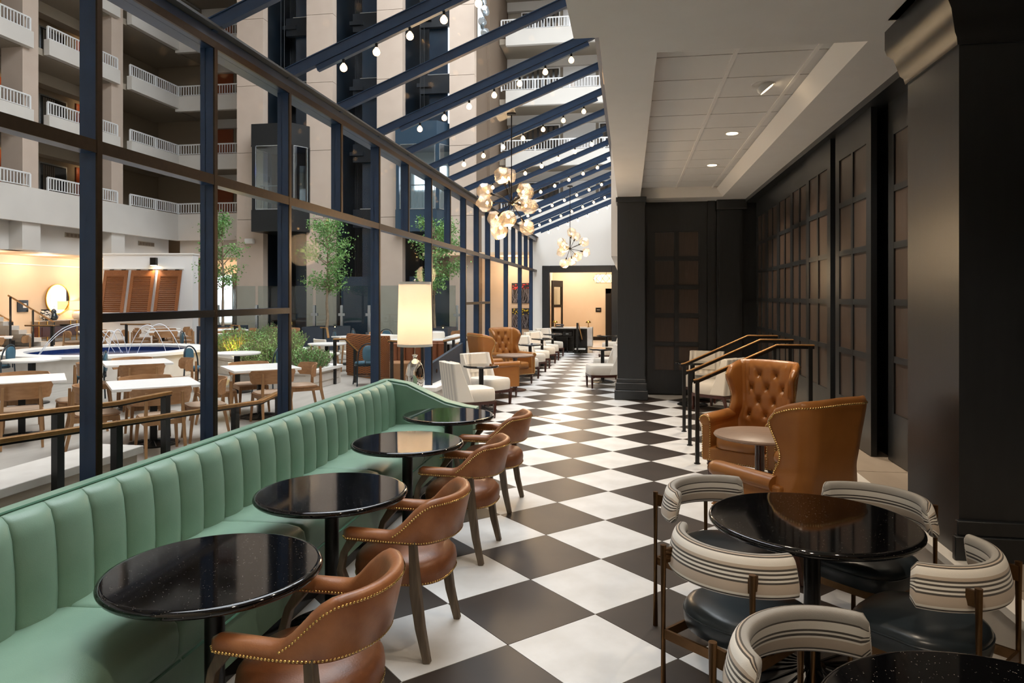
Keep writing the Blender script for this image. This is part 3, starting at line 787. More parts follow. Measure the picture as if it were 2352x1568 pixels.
# lamp on its little stand behind the banquette's end
def tall_lamp():
    x, y = -2.47, 8.0
    s = thing('lamp_stand', 'small dark side table hidden behind the end of the green banquette', 'side table', (x, y, 0))
    MB().box(-.2, .2, -.2, .2, .53, .56).build('table_top', 'black_wood', s, bevel=.006)
    for a in (-1, 1):
        for b in (-1, 1): MB().box(a * .17 - .02, a * .17 + .02, b * .17 - .02, b * .17 + .02, 0, .53).build('leg', 'black_wood', s, smooth=None)
    t = thing('table_lamp', 'tall table lamp with cream drum shade and mirrored glass base', 'lamp', (x, y, 0.56))
    MB().lathe([(0, 0), (.085, 0), (.085, .012), (.03, .03), (.022, .07), (.03, .10), (.035, .11)], 32, cap=True).build('foot', 'chrome', t, smooth=60)
    MB().lathe([(.03, .10), (.055, .13), (.09, .19), (.108, .26), (.112, .32), (.102, .40), (.08, .46), (.05, .50), (.026, .52), (.022, .55), (.034, .56), (.034, .57), (.012, .575)], 48).build('glass_body', 'chrome', t, smooth=70)
    MB().tube([(0, 0, .57), (0, 0, .70)], .008, 8).tube([(-.19, 0, .685), (.19, 0, .685)], .004, 6).tube([(0, -.19, .685), (0, .19, .685)], .004, 6).build('stem', 'chrome', t)
    z0, z1, ra, rb = .668, 1.42, .205, .188
    sh = MB().lathe([(ra, z0), (rb, z1), (rb - .004, z1), (ra - .004, z0)], 48, cap=False)
    n = 48; o = len(sh.v)
    sh.f += [(k, (k + 1) % n, 3 * n + (k + 1) % n, 3 * n + k) for k in range(n)]
    sd = sh.build('shade', 'shade_linen', t, smooth=50)
    MB().lathe([(ra + .002, z0), (ra + .002, z0 + .03), (ra - .006, z0 + .03), (ra - .006, z0), (ra + .002, z0)], 48, cap=False).build('shade_band', 'linen', sd, smooth=50)
    MB().lathe([(rb + .002, z1 - .03), (rb + .002, z1), (rb - .006, z1), (rb - .006, z1 - .03), (rb + .002, z1 - .03)], 48, cap=False).build('shade_band', 'linen', sd, smooth=50)
    MB().tube([(0, 0, .70), (0, 0, .93)], .01, 8).build('socket', 'brass', t)
    MB().lathe([(0, 1.05), (.03, 1.04), (.042, 1.0), (.03, .96), (.015, .93)], 14).build('bulb', 'lamp_bulb', t)
    MB().tube([(0, 0, 1.05), (0, 0, 1.43)], .003, 6).lathe([(0, 1.43), (.012, 1.435), (.012, 1.445), (0, 1.455)], 10).build('finial', 'chrome', t)
    point('lamp_glow', (0, 0, 1.0), 52, col='#ffead4', r=.045, parent=t)
tall_lamp()

# ---------------------------------------------------------------- leather tub chairs
def resample(pts, n):
    P = [Vector(p) for p in pts]; L = [0]
    for a, b in zip(P, P[1:]): L.append(L[-1] + (b - a).length)
    out = []
    for i in range(n):
        s = L[-1] * i / (n - 1); k = 0
        while k < len(L) - 2 and L[k + 1] < s: k += 1
        d = L[k + 1] - L[k]; t = 0 if d == 0 else (s - L[k]) / d
        out.append(P[k].lerp(P[k + 1], t))
    return out

def tub_chair():
    t = thing('tub_chair', 'x', 'chair')
    # u-shaped padded rail: arms and low back
    path = []; N = 44
    raw = [(-.262, .235), (-.266, .10), (-.270, .0)] + [(-.270 * math.cos(a), -.01 - .255 * math.sin(a)) for a in [math.pi * i / 22 for i in range(0, 23)]] + [(.270, .0), (.266, .10), (.262, .235)]
    path = resample([(x, y, 0) for x, y in raw], N)
    rings = []; nails = MB()
    Ltot = sum((path[i+1] - path[i]).length for i in range(N - 1)); s = 0
    lowline, topline = [], []
    for i, p in enumerate(path):
        if i: s += (path[i] - path[i-1]).length
        tg = (path[min(i+1, N-1)] - path[max(i-1, 0)]).normalized(); nr = Vector((tg.y, -tg.x, 0))
        if nr.dot(Vector((p.x, p.y + .05, 0))) < 0: nr = -nr
        q = s / Ltot; e = abs(q - .5) * 2                      # 0 at back, 1 at arm tip
        rise = max(0, min(1, (0.62 - e) / 0.30)); rise = rise * rise * (3 - 2 * rise)
        top = .648 + .155 * rise; bot = .590 - .02 * rise
        wd = .042 * (1 - rise) + .030 * rise
        lean = .045 * rise
        f = 1.0
        tip = max(0, (e - .965) / .035); f = math.sqrt(max(.05, 1 - tip * tip))
        c = [(-wd * .8, bot), (-wd, bot + .015), (-wd, top - .03), (-wd * .7, top - .008), (0, top), (wd * .7, top - .008), (wd, top - .03), (wd, bot + .015), (wd * .8, bot), (0, bot - .002)]
        r = []
        for (u, z) in c:
            zz = bot + (z - bot) * (1 if tip == 0 else (.6 + .4 * f)); l = lean * (zz - bot) / .2
            r.append(p + nr * (u * f + l) + Vector((0, 0, zz)))
        rings.append(r)
        lowline.append((p + nr * (wd * f + .001) + Vector((0, 0, bot + .012)), nr))
        if rise > .02: topline.append((p + nr * (wd * .95 + lean * (top - .03 - bot) / .2 + .001) + Vector((0, 0, top - .028)), nr))
    b = MB().ring_loft(rings).build('arm_back', 'tan_leather', t, smooth=60)
    def run(line, step):
        P = [l[0] for l in line]; tot = sum((P[i+1] - P[i]).length for i in range(len(P) - 1)); n = int(tot / step)
        Q = resample(P, n); 
        for qp in Q:
            k = min(range(len(P)), key=lambda j: (P[j] - qp).length); nails.dot(qp, .0058, line[k][1])
    run(lowline, .0135); run(topline, .0135)
    inner = [(l[0] - l[1] * (.084 if i < 12 or i > N - 13 else .064), -l[1]) for i, l in enumerate(lowline)]
    run(inner[:14], .0135); run(inner[-14:], .0135)
    # seat
    def ell(rx, ry, z, pw=2.6, n=36, dy=0):
        out = []
        for k in range(n):
            a = 2 * math.pi * k / n; c, sn = math.cos(a), math.sin(a)
            out.append((math.copysign(abs(c) ** (2 / pw), c) * rx, math.copysign(abs(sn) ** (2 / pw), sn) * ry + dy, z))
        return out
    st = MB().ring_loft([ell(.215, .23, .355), ell(.240, .252, .36), ell(.246, .258, .41), ell(.240, .252, .45), ell(.215, .228, .477), ell(.14, .15, .49), ell(.03, .03, .493)]).build('seat', 'tan_leather_dark', t, smooth=60)
    ring = [Vector(p) for p in ell(.2425, .2545, .368, n=36)]
    for p in resample([tuple(v) for v in ring] + [tuple(ring[0])], 120): nails.dot(p, .0058, Vector((p.x, p.y, 0)))
    nl = nails.build('nailhead_trim', 'brass_nail', t); nl['kind'] = 'stuff'
    # legs
    for sx in (-1, 1):
        MB().tube([(sx * .215, .235, 0), (sx * .218, .240, .20), (sx * .226, .248, .35), (sx * .240, .262, .42), (sx * .250, .240, .51), (sx * .260, .18, .595)], 0, flat=[(.032, .032), (.040, .040), (.044, .044), (.040, .034), (.036, .032), (.040, .05)], up=(0, 1, 0)).build('front_leg', 'grey_oak', t, bevel=.004)
        MB().tube([(sx * .250, -.205, 0), (sx * .243, -.165, .17), (sx * .240, -.14, .34), (sx * .245, -.135, .46), (sx * .256, -.13, .60)], 0, flat=[(.034, .036), (.042, .046), (.046, .052), (.040, .044), (.036, .036)], up=(0, 1, 0)).build('rear_leg', 'grey_oak', t, bevel=.004)
    return t
TC = Proto(tub_chair)
for y, lab in ((2.50, 'tan leather tub chair with brass nails, cut off at the bottom edge'),
               (3.645, 'tan leather tub chair at the second granite table from the camera'),
               (4.94, 'tan leather tub chair at the third granite table from the camera'),
               (6.09, 'tan leather tub chair at the last granite table of the banquette')):
    TC.put((-1.17, y, 0), facing(-1, 0.06), lab, 'tan tub chairs facing the banquette')

# ---------------------------------------------------------------- striped chairs with slate seats
def striped_chair():
    t = thing('striped_chair', 'x', 'chair')
    R = .285; N = 34; sec = 48; rings = []; att = []
    for i in range(N + 1):
        q = i / N; a = math.radians(-78 + 156 * q)
        p = Vector((R * math.sin(a), -R * math.cos(a) * .92 + .02, .705)); nr = Vector((math.sin(a), -math.cos(a), 0))
        e = abs(2 * q - 1); f = math.sqrt(max(0.0, 1 - max(0, (e - .93) / .07) ** 2)) if e > .93 else 1
        f = max(f, .25)
        hh, th = .081 * (.6 + .4 * f), .030 * f; r = []
        for k in range(sec):
            b = 2 * math.pi * k / sec
            cx = math.copysign(abs(math.cos(b)) ** .7, math.cos(b)) * th; cz = math.copysign(abs(math.sin(b)) ** .55, math.sin(b)) * hh
            r.append(p + nr * cx + Vector((0, 0, cz)) + nr * (-.02 * cz / .09))
        Ls = [0]
        for k in range(sec): Ls.append(Ls[-1] + (r[(k + 1) % sec] - r[k]).length)
        k0 = 3 * sec // 4
        att += [((Ls[k] - Ls[k0]) / Ls[-1]) % 1.0 for k in range(sec)]
        rings.append(r)
    b = MB().ring_loft(rings); b.att = att
    b.build('backrest', 'stripe_fabric', t, smooth=70)
    def outline(s, z, dz=0):
        pts = []
        for k in range(40):
            a = 2 * math.pi * k / 40; c, sn = math.cos(a), math.sin(a)
            pw = 2.2 if sn < 0 else 3.4
            x = math.copysign(abs(c) ** (2 / pw), c) * (.245 if sn < 0 else .235) * s; y = math.copysign(abs(sn) ** (2 / pw), sn) * .245 * s + .03
            pts.append((x, y, z))
        return pts
    MB().ring_loft([outline(.88, .375), outline(.97, .38), outline(1.0, .41), outline(1.0, .44), outline(.985, .46), outline(.94, .475), outline(.82, .488), outline(.5, .498), outline(.1, .50)]).build('seat', 'slate_leather', t, smooth=60)
    sp = [Vector(p) for p in outline(1.0, .447)]
    MB().tube([tuple(p) for p in sp] + [tuple(sp[0])], .0035, 5, cap=False).build('seat_piping', 'slate_leather', t)
    for sx in (-1, 1):
        MB().tube([(sx * .215, -.245, 0), (sx * .215, -.245, .735)], .0135, 14).build('rear_leg', 'bronze_tube', t)
        MB().tube([(sx * .205, .235, 0), (sx * .205, .235, .38)], .0125, 14).build('front_leg', 'bronze_tube', t)
        MB().box(sx * .205 - .006, sx * .205 + .006, -.245, .235, .335, .375).build('side_rail', 'bronze_tube', t, smooth=None)
        MB().obox((sx * .205, -.225, .69), (.014, .05, .06)).build('back_bracket', 'bronze_tube', t, smooth=None)
    for y in (-.245, .235):
        MB().box(-.205, .205, y - .006, y + .006, .335, .375).build('cross_rail', 'bronze_tube', t, smooth=None)
    return t
SC = Proto(striped_chair)
g = 'striped curved-back chairs around the granite tables'
SC.put((0.47, 3.96, 0), facing(.72, -.70), 'striped chair at the far left of the big granite table', g)
SC.put((0.47, 3.17, 0), facing(.66, .75), 'striped chair with slate seat at the near left of the granite table', g)
SC.put((1.23, 3.93, 0), facing(-.70, -.71), 'striped chair at the far right of the granite table, near the dark pier', g)
SC.put((1.23, 3.17, 0), facing(-.74, .67), 'striped chair with slate seat at the near right, before the stone platform', g)
SC.put((0.58, 2.23, 0), facing(.66, -.75), 'striped chair nearest the camera, back turned upward at the bottom edge', g)

# ---------------------------------------------------------------- wing chairs
def wing_chair():
    t = thing('wing_chair', 'x', 'armchair')
    # base and seat; built facing +Y
    MB().box(-.31, .31, -.30, .33, .20, .335).build('seat_box', 'cognac_leather', t, bevel=.02, seg=3)
    r = []
    for v, k in ((.335, .93), (.345, .99), (.39, 1.0), (.43, .985), (.455, .93), (.465, .6), (.467, .1)):
        r.append([(math.copysign(abs(math.cos(a)) ** .4, math.cos(a)) * .25 * k, math.copysign(abs(math.sin(a)) ** .4, math.sin(a)) * .30 * k + .06, v) for a in [2 * math.pi * i / 32 for i in range(32)]])
    MB().ring_loft(r).build('seat_cushion', 'cognac_leather', t, smooth=60)
    # shell: back and wings in one padded sheet
    def lerp3(v, pts):
        for (a, x), (b, y) in zip(pts, pts[1:]):
            if v <= b:
                s = (v - a) / (b - a); s = s * s * (3 - 2 * s); return x + (y - x) * s
        return pts[-1][1]
    def mid(u, v):                       # u -1..1 around, v 0..1 up
        wing = max(0, (abs(u) - .50) / .50)
        wid = lerp3(v, ((0, .315), (.35, .30), (.55, .262), (1, .295)))
        fw = lerp3(v, ((0, .16), (.35, .20), (.50, .20), (.62, .17), (.88, .27), (1, .22)))
        lean = -.13 * v
        x = math.copysign(min(abs(u) / .55, 1) * wid + wing * (.02 + .03 * v), u)
        rr = max(0, 1 - abs(abs(u) - .52) / .14)
        y = -.29 + lean + wing * fw + .025 * rr
        z = .20 + v * .93 + (.03 * (1 - u * u)) * v * v - .045 * wing * wing * max(0, v - .8) / .2
        return Vector((x, y, z))
    def nrm(u, v):
        du = mid(min(1, u + .02), v) - mid(max(-1, u - .02), v); dv = mid(u, min(1, v + .02)) - mid(u, max(0, v - .02))
        n = du.cross(dv).normalized()
        ref = Vector((math.copysign(max(0, abs(u) - .45), u) * 3, -max(0, .62 - abs(u)), 0))
        return n if n.dot(ref) > 0 else -n
    tufts = [(u, v) for j, v in enumerate((.42, .56, .70, .84)) for u in ((-.335, 0, .335) if j % 2 == 0 else (-.1675, .1675))]
    rows = []; NU2, NV2 = 72, 44
    for j in range(NV2 + 1):
        v = j / NV2; rin, rout = [], []
        for i in range(NU2 + 1):
            u = -1 + 2 * i / NU2; p = mid(u, v); n = nrm(u, v)
            edge = max(0, min(1, (1 - abs(u)) / .10, (1 - v) / .07)); th = .045 * math.sqrt(max(.02, 1 - (1 - edge) ** 2))
            puff = 0
            z_ = max(0, min(1, (.50 - abs(u)) / .10)) * max(0, min(1, (v - .30) / .08)) * max(0, min(1, (.97 - v) / .06))
            if z_ > 0:
                puff = .022
                for (tu, tv) in tufts:
                    d2 = ((u - tu) * .58) ** 2 + ((v - tv) * .90) ** 2; puff -= .040 * math.exp(-d2 / .0012)
                for sg in (1, -1):
                    s = (u / .335 + sg * (v - .42) / .28) / 1.0; dd = abs(s - round(s)); puff -= .012 * math.exp(-(dd / .07) ** 2)
                puff *= z_
            rin.append(p - n * (th * .9 + puff)); rout.append(p + n * th * .6)
        rows.append(rin + rout[::-1])
    MB().ring_loft(rows).build('back_and_wings', 'cognac_leather', t, smooth=70)
    bt = MB()
    for (u, v) in tufts:
        n = nrm(u, v); bt.dot(mid(u, v) - n * (.0405 + .022 - .050), .013, -n)
    b = bt.build('tuft_buttons', 'cognac_leather', t); b['kind'] = 'stuff'
    # nails along the wing edges and the top
    nl = MB()
    def nail_run(uv, cnt):
        pts = [(mid(u, v) + nrm(u, v) * .030) for u, v in uv]; nn = [nrm(u, v) for u, v in uv]
        for q in resample([tuple(x) for x in pts], cnt):
            k = min(range(len(pts)), key=lambda m: (pts[m] - q).length); nl.dot(q, .0075, nn[k])
    for sgn in (-1, 1): nail_run([(sgn * .955, .33 + .63 * k / 24) for k in range(25)], 44)
    nail_run([(-.95 + 1.9 * k / 40, .962) for k in range(41)], 62)
    # arms with rolled fronts
    for sx in (-1, 1):
        rings = []
        for q, yy in enumerate((-.20, -.05, .15, .30, .335, .345)):
            k = 1 if q < 4 else (.92 if q == 4 else .6)
            cx = sx * .325; cz = .60
            ring = []
            for a in range(20):
                b_ = 2 * math.pi * a / 20
                x = math.cos(b_) * .068 * k; z = math.sin(b_) * .055 * k
                ring.append((cx + x + sx * .008, yy, cz + z))
            rings.append(ring)
        a_ = MB().ring_loft(rings)
        a_.build('arm_roll', 'cognac_leather', t, smooth=60)
        MB().box(sx * .325 - .048, sx * .325 + .048, -.26, .325, .20, .60).build('arm_panel', 'cognac_leather', t, bevel=.018, seg=3)
        for z in [.24 + .022 * i for i in range(16)]: 
            nl.dot((sx * .365, .327, z), .0075, (0, 1, 0)); nl.dot((sx * .285, .327, z), .0075, (0, 1, 0))
        for a in range(12):
            b_ = math.pi * a / 11; nl.dot((sx * .333 + math.cos(b_) * .052, .345, .60 + math.sin(b_) * .042), .0075, (0, 1, 0))
        MB().lathe([(.014, 0), (.016, .02), (.024, .13), (.020, .15), (.030, .165), (.022, .18), (.028, .20)], 14, (sx * .305, .29, 0)).build('front_leg', 'walnut', t, smooth=50)
        MB().tube([(sx * .30, -.37, 0), (sx * .29, -.28, .22)], 0, flat=[(.03, .03), (.045, .045)], up=(0, 1, 0)).build('rear_leg', 'walnut', t)
    for x in [-.32 + .022 * i for i in range(30)]: nl.dot((x, .331, .215), .0075, (0, 1, 0))
    n_ = nl.build('nailhead_trim', 'brass_nail', t); n_['kind'] = 'stuff'
    return t
WC = Proto(wing_chair)
g = 'cognac leather wing chairs'
WC.put((1.07, 5.14, 0), facing(-.62, .78), 'cognac wing chair seen from behind, nearest on the right', g)
WC.put((1.20, 7.28, 0), facing(-.55, -.83), 'tufted cognac wing chair facing us below the three handrails', g)
WC.put((-2.42, 12.66, 0), facing(.78, .62), 'cognac wing chair with its back to us behind the white chairs', g)
WC.put((-2.42, 14.62, 0), facing(.70, -.71), 'tufted cognac wing chair facing us on the left of the aisle', g)

def wood_table():
    t = thing('wood_table', 'x', 'table')
    MB().lathe([(0, .655), (.30, .655), (.355, .668), (.362, .678), (.355, .69), (.33, .692), (.325, .695), (0, .695)], 56).build('table_top', 'wood_top', t, smooth=35)
    MB().lathe([(.045, .05), (.038, .2), (.038, .60), (.07, .655)], 20).build('column', 'walnut', t)
    MB().lathe([(0, 0), (.22, 0), (.22, .02), (.08, .05), (.0, .06)], 32).build('base', 'walnut', t)
    return t
WT = Proto(wood_table)
WT.put((1.05, 6.02, 0), 0.3, 'round taupe wood-topped table between the two right wing chairs', 'wood tables by the wing chairs')
WT.put((-2.17, 13.52, 0), 0.8, 'round taupe wood-topped table between the two left wing chairs', 'wood tables by the wing chairs')

# ---------------------------------------------------------------- white slipper chairs and their little tables
def slipper_chair():
    t = thing('slipper_chair', 'x', 'chair')
    r = []
    for v, k in ((.26, .97), (.27, 1.0), (.38, 1.0), (.42, .985), (.445, .94), (.458, .6), (.46, .1)):
        r.append([(math.copysign(abs(math.cos(a)) ** .35, math.cos(a)) * .285 * k, math.copysign(abs(math.sin(a)) ** .35, math.sin(a)) * .30 * k + .03, v) for a in [2 * math.pi * i / 36 for i in range(36)]])
    MB().ring_loft(r).build('seat', 'linen', t, smooth=50)
    # back: slab with swept-forward sides
    prof = [(.0, 0), (1, 0)]
    rows = []
    for j in range(9):
        v = j / 8; z = .27 + v * .57; y = -.255 - .07 * v; w = .285 + .012 * v; th = .055 * (1 if v < .9 else .8)
        s = .16 * (1 - v) ** 1.2 + .05
        row = [(-w, y + s, z), (-w, y - .05, z), (-w * .8, y - .075, z), (0, y - .085, z), (w * .8, y - .075, z), (w, y - .05, z), (w, y + s, z), (w - .05, y + s - .005, z), (w - .06, y + .03, z), (w * .6, y + .035, z), (0, y + .035, z), (-w * .6, y + .035, z), (-w + .06, y + .03, z), (-w + .05, y + s - .005, z)]
        rows.append(row)
    MB().ring_loft(rows).build('backrest', 'linen_stripe', t, smooth=35, bevel=.008)
    MB().box(-.16, .16, -.30, -.285, .50, .83).box(-.16, .16, -.262, -.228, .52, .838).build('back_panel', 'linen', t, bevel=.006)
    f = MB().box(-.27, .27, .28, .315, .215, .262).box(-.27, .27, -.315, -.28, .215, .262).box(-.28, -.245, -.30, .30, .215, .262).box(.245, .28, -.30, .30, .215, .262)
    f.build('seat_rail', 'walnut', t, smooth=None)
    for sx in (-1, 1):
        MB().tube([(sx * .252, .287, 0), (sx * .26, .292, .25)], 0, flat=[(.03, .03), (.045, .045)], up=(0, 1, 0)).build('front_leg', 'walnut', t)
        MB().tube([(sx * .255, -.36, 0), (sx * .26, -.29, .25)], 0, flat=[(.03, .03), (.045, .045)], up=(0, 1, 0)).build('rear_leg', 'walnut', t)
    return t
SL = Proto(slipper_chair)
g = 'white upholstered slipper chairs'
where = ['white slipper chair nearest the banquette, striped back towards us', 'white slipper chair facing us behind the nearest little black table',
         'white slipper chair just behind the left tufted wing chair', 'white slipper chair, second behind the left wing chairs', 'white slipper chair, third behind the left wing chairs',
         'white slipper chair, fourth behind the left wing chairs', 'white slipper chair, fifth behind the left wing chairs', 'white slipper chair at the far end, nearest the black host desk']
for i, y in enumerate((10.40, 11.75, 15.58, 16.88, 17.80, 19.16, 20.14, 21.50)):
    SL.put((-2.36, y, 0), facing(.80, .60 if i % 2 == 0 else -.60), where[i], g)
wr = ['white slipper chair beside the far dark column, facing the aisle', 'white slipper chair half hidden behind the far column, second from the front', 'white slipper chair behind the far column, third from the front', 'white slipper chair behind the far column beside the lobby opening']
for (x, y, fx, fy), lab in zip(((-.50, 14.35, -.93, -.25), (-.40, 15.9, -.9, .4), (-.42, 19.2, -.92, -.35), (-.42, 21.5, -.9, .3)), wr):
    SL.put((x, y, 0), facing(fx, fy), lab, g)
SL.put((1.40, 11.75, 0), facing(-.75, .66), 'white slipper chair seen through the handrails before the dark alcove', g)
SL.put((1.28, 12.75, 0), facing(-.3, -.95), 'white slipper chair at the back of the dark alcove behind the handrails', g)
LT = Proto(granite_table(.285, .72, base=.25))
g = 'small round black tables by the slipper chairs'
for (x, y), lab in (((-2.32, 11.06), 'small round black table between the two nearest white chairs'), ((-2.25, 16.23), 'small black table between the first white pair past the wing chairs'),
                    ((-2.25, 18.5), 'small black table between the second white pair past the wing chairs'), ((-2.22, 20.84), 'small black table between the farthest white pair on the left'),
                    ((-.55, 15.12), 'small black table between white chairs beside the far column'), ((-.62, 20.3), 'small black table on the right near the lobby opening'),
                    ((1.05, 12.2), 'small black table in the dark alcove behind the handrails')):
    LT.put((x, y, 0), 0, lab, g)

# ---------------------------------------------------------------- handrails of the short stair on the right
def handrail(y, lab):
    t = thing('handrail', lab, 'handrail', (0.71, y, 0), 0, 'handrails of the short stair')
    pts = [(-.02, 0, .905), (.03, 0, .915), (.84, 0, 1.295), (1.22, 0, 1.295)]
    MB().tube(pts, 0, flat=(.046, .014), up=(0, 0, 1)).build('rail', 'brass_rail', t, bevel=.004)
    MB().tube([(p[0], p[1], p[2] - .022) for p in pts], 0, flat=(.012, .035)).build('under_rail', 'post_black', t)
    MB().box(.0, .042, -.021, .021, 0, .90).build('post', 'post_black', t, smooth=None)
    MB().box(1.16, 1.20, -.021, .021, PZ, 1.275).build('post', 'post_black', t, smooth=None)
    MB().lathe([(0, 0), (.035, 0), (.035, .008), (0, .008)], 14, (.021, 0, 0)).build('floor_plate', 'post_black', t)
handrail(7.90, 'brass-topped black handrail, nearest of the three')
handrail(8.86, 'brass-topped black handrail, middle of the three')
handrail(9.76, 'brass-topped black handrail, farthest of the three')

# thin brass strip let into the floor
o = MB().obox((-1.28, 10.55, .003), (.72, .012, .006), (0, 0, -.62)).build('floor_strip', 'brass_rail', smooth=None)
tag(o, 'thin brass strip lying across the checkered tiles in the middle of the aisle', 'strip')

# ---------------------------------------------------------------- host desk and lobby things
def host_desk():
    t = thing('host_desk', 'black host desk with open shelves and marble end panel before the lobby', 'desk', (-1.78, 22.9, 0))
    MB().box(-.72, .62, 0, .55, .78, .82).build('desk_top', 'marble', t, smooth=None)
    b = MB().box(-.70, -.66, 0, .5, 0, .78).box(-.70, .45, .46, .5, .0, .78).box(.0, .03, 0, .5, 0, .78).box(-.70, .0, 0, .5, .50, .53).box(-.70, .42, 0, .5, 0.0, .06).box(.42, .46, 0, .5, 0, .78).box(-.2, -.17, .0, .5, 0, .5)
    b.build('carcass', 'black_lacquer', t, smooth=None)
    for i in range(2):
        d = MB().box(-.65 + i * .32, -.36 + i * .32, -.012, 0, .55, .68).build('drawer', 'black_lacquer', t, smooth=None)
        MB().box(-.55 + i * .32, -.46 + i * .32, -.022, -.012, .60, .625).build('drawer_pull', 'shaft_steel', d, smooth=None)
    MB().box(.05, .40, .02, .3, .10, .14).build('paper_stack', 'paper', t, smooth=None)
    MB().box(.46, .62, -.04, .56, .22, .80).build('marble_end', 'marble', t, bevel=.004)
    MB().box(.47, .61, 0, .5, 0, .22).build('plinth', 'warm_wall', t, smooth=None)
    s = thing('sign_board', 'narrow black upright stand seen edge-on beside the host desk', 'sign stand', (-1.62, 22.62, 0), .15)
    MB().box(-.03, .03, -.01, .01, 0, .98).build('upright', 'post_black', s, smooth=None)
    MB().obox((.09, .05, .72), (.02, .30, .55), (0, -.22, 0)).build('board', 'brass_rail', s, smooth=None)
    MB().box(-.10, .10, -.10, .10, 0, .02).build('foot', 'post_black', s, smooth=None)
    for (x, lab) in ((-1.30, 'small brass mushroom lamp on the marble end of the host desk'), (-2.38, 'small brass lamp at the left end of the host desk')):
        l = thing('desk_lamp', lab, 'lamp', (x, 23.15, .82))
        MB().lathe([(0, 0), (.05, 0), (.05, .012), (.014, .03), (.014, .14), (.0, .15)], 16).build('stem', 'brass', l)
        MB().lathe([(.085, .14), (.08, .17), (.05, .205), (.015, .22), (0, .222)], 20, cap=False).build('shade', 'brass', l)
    p = thing('telephone', 'black telephone on the left of the host desk', 'telephone', (-2.22, 23.0, .82))
    MB().box(-.12, .12, -.1, .1, 0, .045).build('body', 'black_lacquer', p, bevel=.01)
    MB().tube([(-.14, 0, .06), (-.09, 0, .085), (.09, 0, .085), (.14, 0, .06)], .02, 8).build('handset', 'black_lacquer', p)
host_desk()
s = MB().box(-1.36, -1.13, 29.57, 29.6, 1.18, 1.36).build('room_sign', 'dark_bronze', smooth=None); tag(s, 'small dark plaque on the warm lobby wall beside the framed door', 'sign')
MB().box(-1.31, -1.18, 29.562, 29.57, 1.262, 1.278).build('sign_line', 'paper', s, smooth=None)
def drum_pendant():
    t = thing('drum_pendant', 'glowing faceted drum pendant hanging in the lobby', 'pendant light', (-.85, 27.2, 2.50))
    fr = MB(); n = 12
    up = [(.42 * math.cos(2*math.pi*k/n), .42 * math.sin(2*math.pi*k/n), .16) for k in range(n)]
    mid_ = [(.50 * math.cos(2*math.pi*(k+.5)/n), .50 * math.sin(2*math.pi*(k+.5)/n), 0) for k in range(n)]
    dn = [(.42 * math.cos(2*math.pi*k/n), .42 * math.sin(2*math.pi*k/n), -.16) for k in range(n)]
    g_ = MB(); 
    for k in range(n):
        k2 = (k + 1) % n
        for q in ((up[k], mid_[k]), (mid_[k], up[k2]), (dn[k], mid_[k]), (mid_[k], dn[k2]), (up[k], up[k2]), (dn[k], dn[k2])): fr.tube([Vector(q[0]) * 1.01, Vector(q[1]) * 1.01], .006, 5)
        g_.add([up[k], up[k2], mid_[k]], [(0, 1, 2)]); g_.add([dn[k], dn[k2], mid_[k]], [(0, 1, 2)]); g_.add([mid_[k - 1], up[k], mid_[k], dn[k]], [(0, 1, 2, 3)])
    fr.build('frame', 'dark_bronze', t); g_.build('glass', 'shade_linen', t, smooth=None)
    for k in range(6): MB().lathe([(0, -.05), (.04, -.03), (.045, 0), (.03, .04), (0, .06)], 10, (.26 * math.cos(k * math.pi / 3), .26 * math.sin(k * math.pi / 3), 0)).build('bulb', 'globe_bulb', t)
    MB().tube([(0, 0, .16), (0, 0, .80)], .008, 6).build('stem', 'dark_bronze', t)
drum_pendant()
# ------------------------------------------------------------------ the atrium outside the glass: building
ZL = [4.96, 7.60, 10.24, 12.88, 15.52]
def S(name, mb, mt, parent=None, **kw):
    o = mb.build(name, mt, parent, **({'smooth': None} | kw))
    if parent is None: o['kind'] = 'structure'
    return o
S('floor_atrium', MB().box(-24.5, -3.45, -12, 33, -0.2, -0.004), 'atrium_floor')
S('wall_atrium_left', MB().box(-24.5, -24.3, -12, 33, 0, 18), 'facade_white')
S('wall_atrium_near', MB().box(-24.5, 6, -12.2, -12, 0, 18), 'facade_white')
S('wall_atrium_right', MB().box(5, 5.2, -12, 33, 3.9, 18), 'facade_white')
S('sky_block_atrium', MB().box(-24.5, -8.5, -12, 33, 18.0, 18.2), 'facade_soffit')  # unseen roof slab, added and widened to cut daylight in the atrium
S('wall_corridor_end', MB().box(-24.4, -15.0, 31.25, 31.45, 3.6, 18), 'corridor_wall')
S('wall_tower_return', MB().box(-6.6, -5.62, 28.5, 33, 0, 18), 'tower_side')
S('wall_atrium_end', MB().box(-24.4, 5, 33, 33.2, 0, 18), 'facade_soffit')
S('sky_block_end', MB().box(-8.5, 5, 24.5, 33, 18.0, 18.2), 'facade_soffit')  # unseen slab added to block sky light on the farside facade
S('sky_block_start', MB().box(-8.5, 5, -12, 1.5, 18.0, 18.2), 'facade_soffit')  # unseen slab added to darken the near end of the banquette
S('ceiling_cafe_top', MB().box(-0.12, 5, -12, 13.4, 5.15, 5.3), 'facade_white')

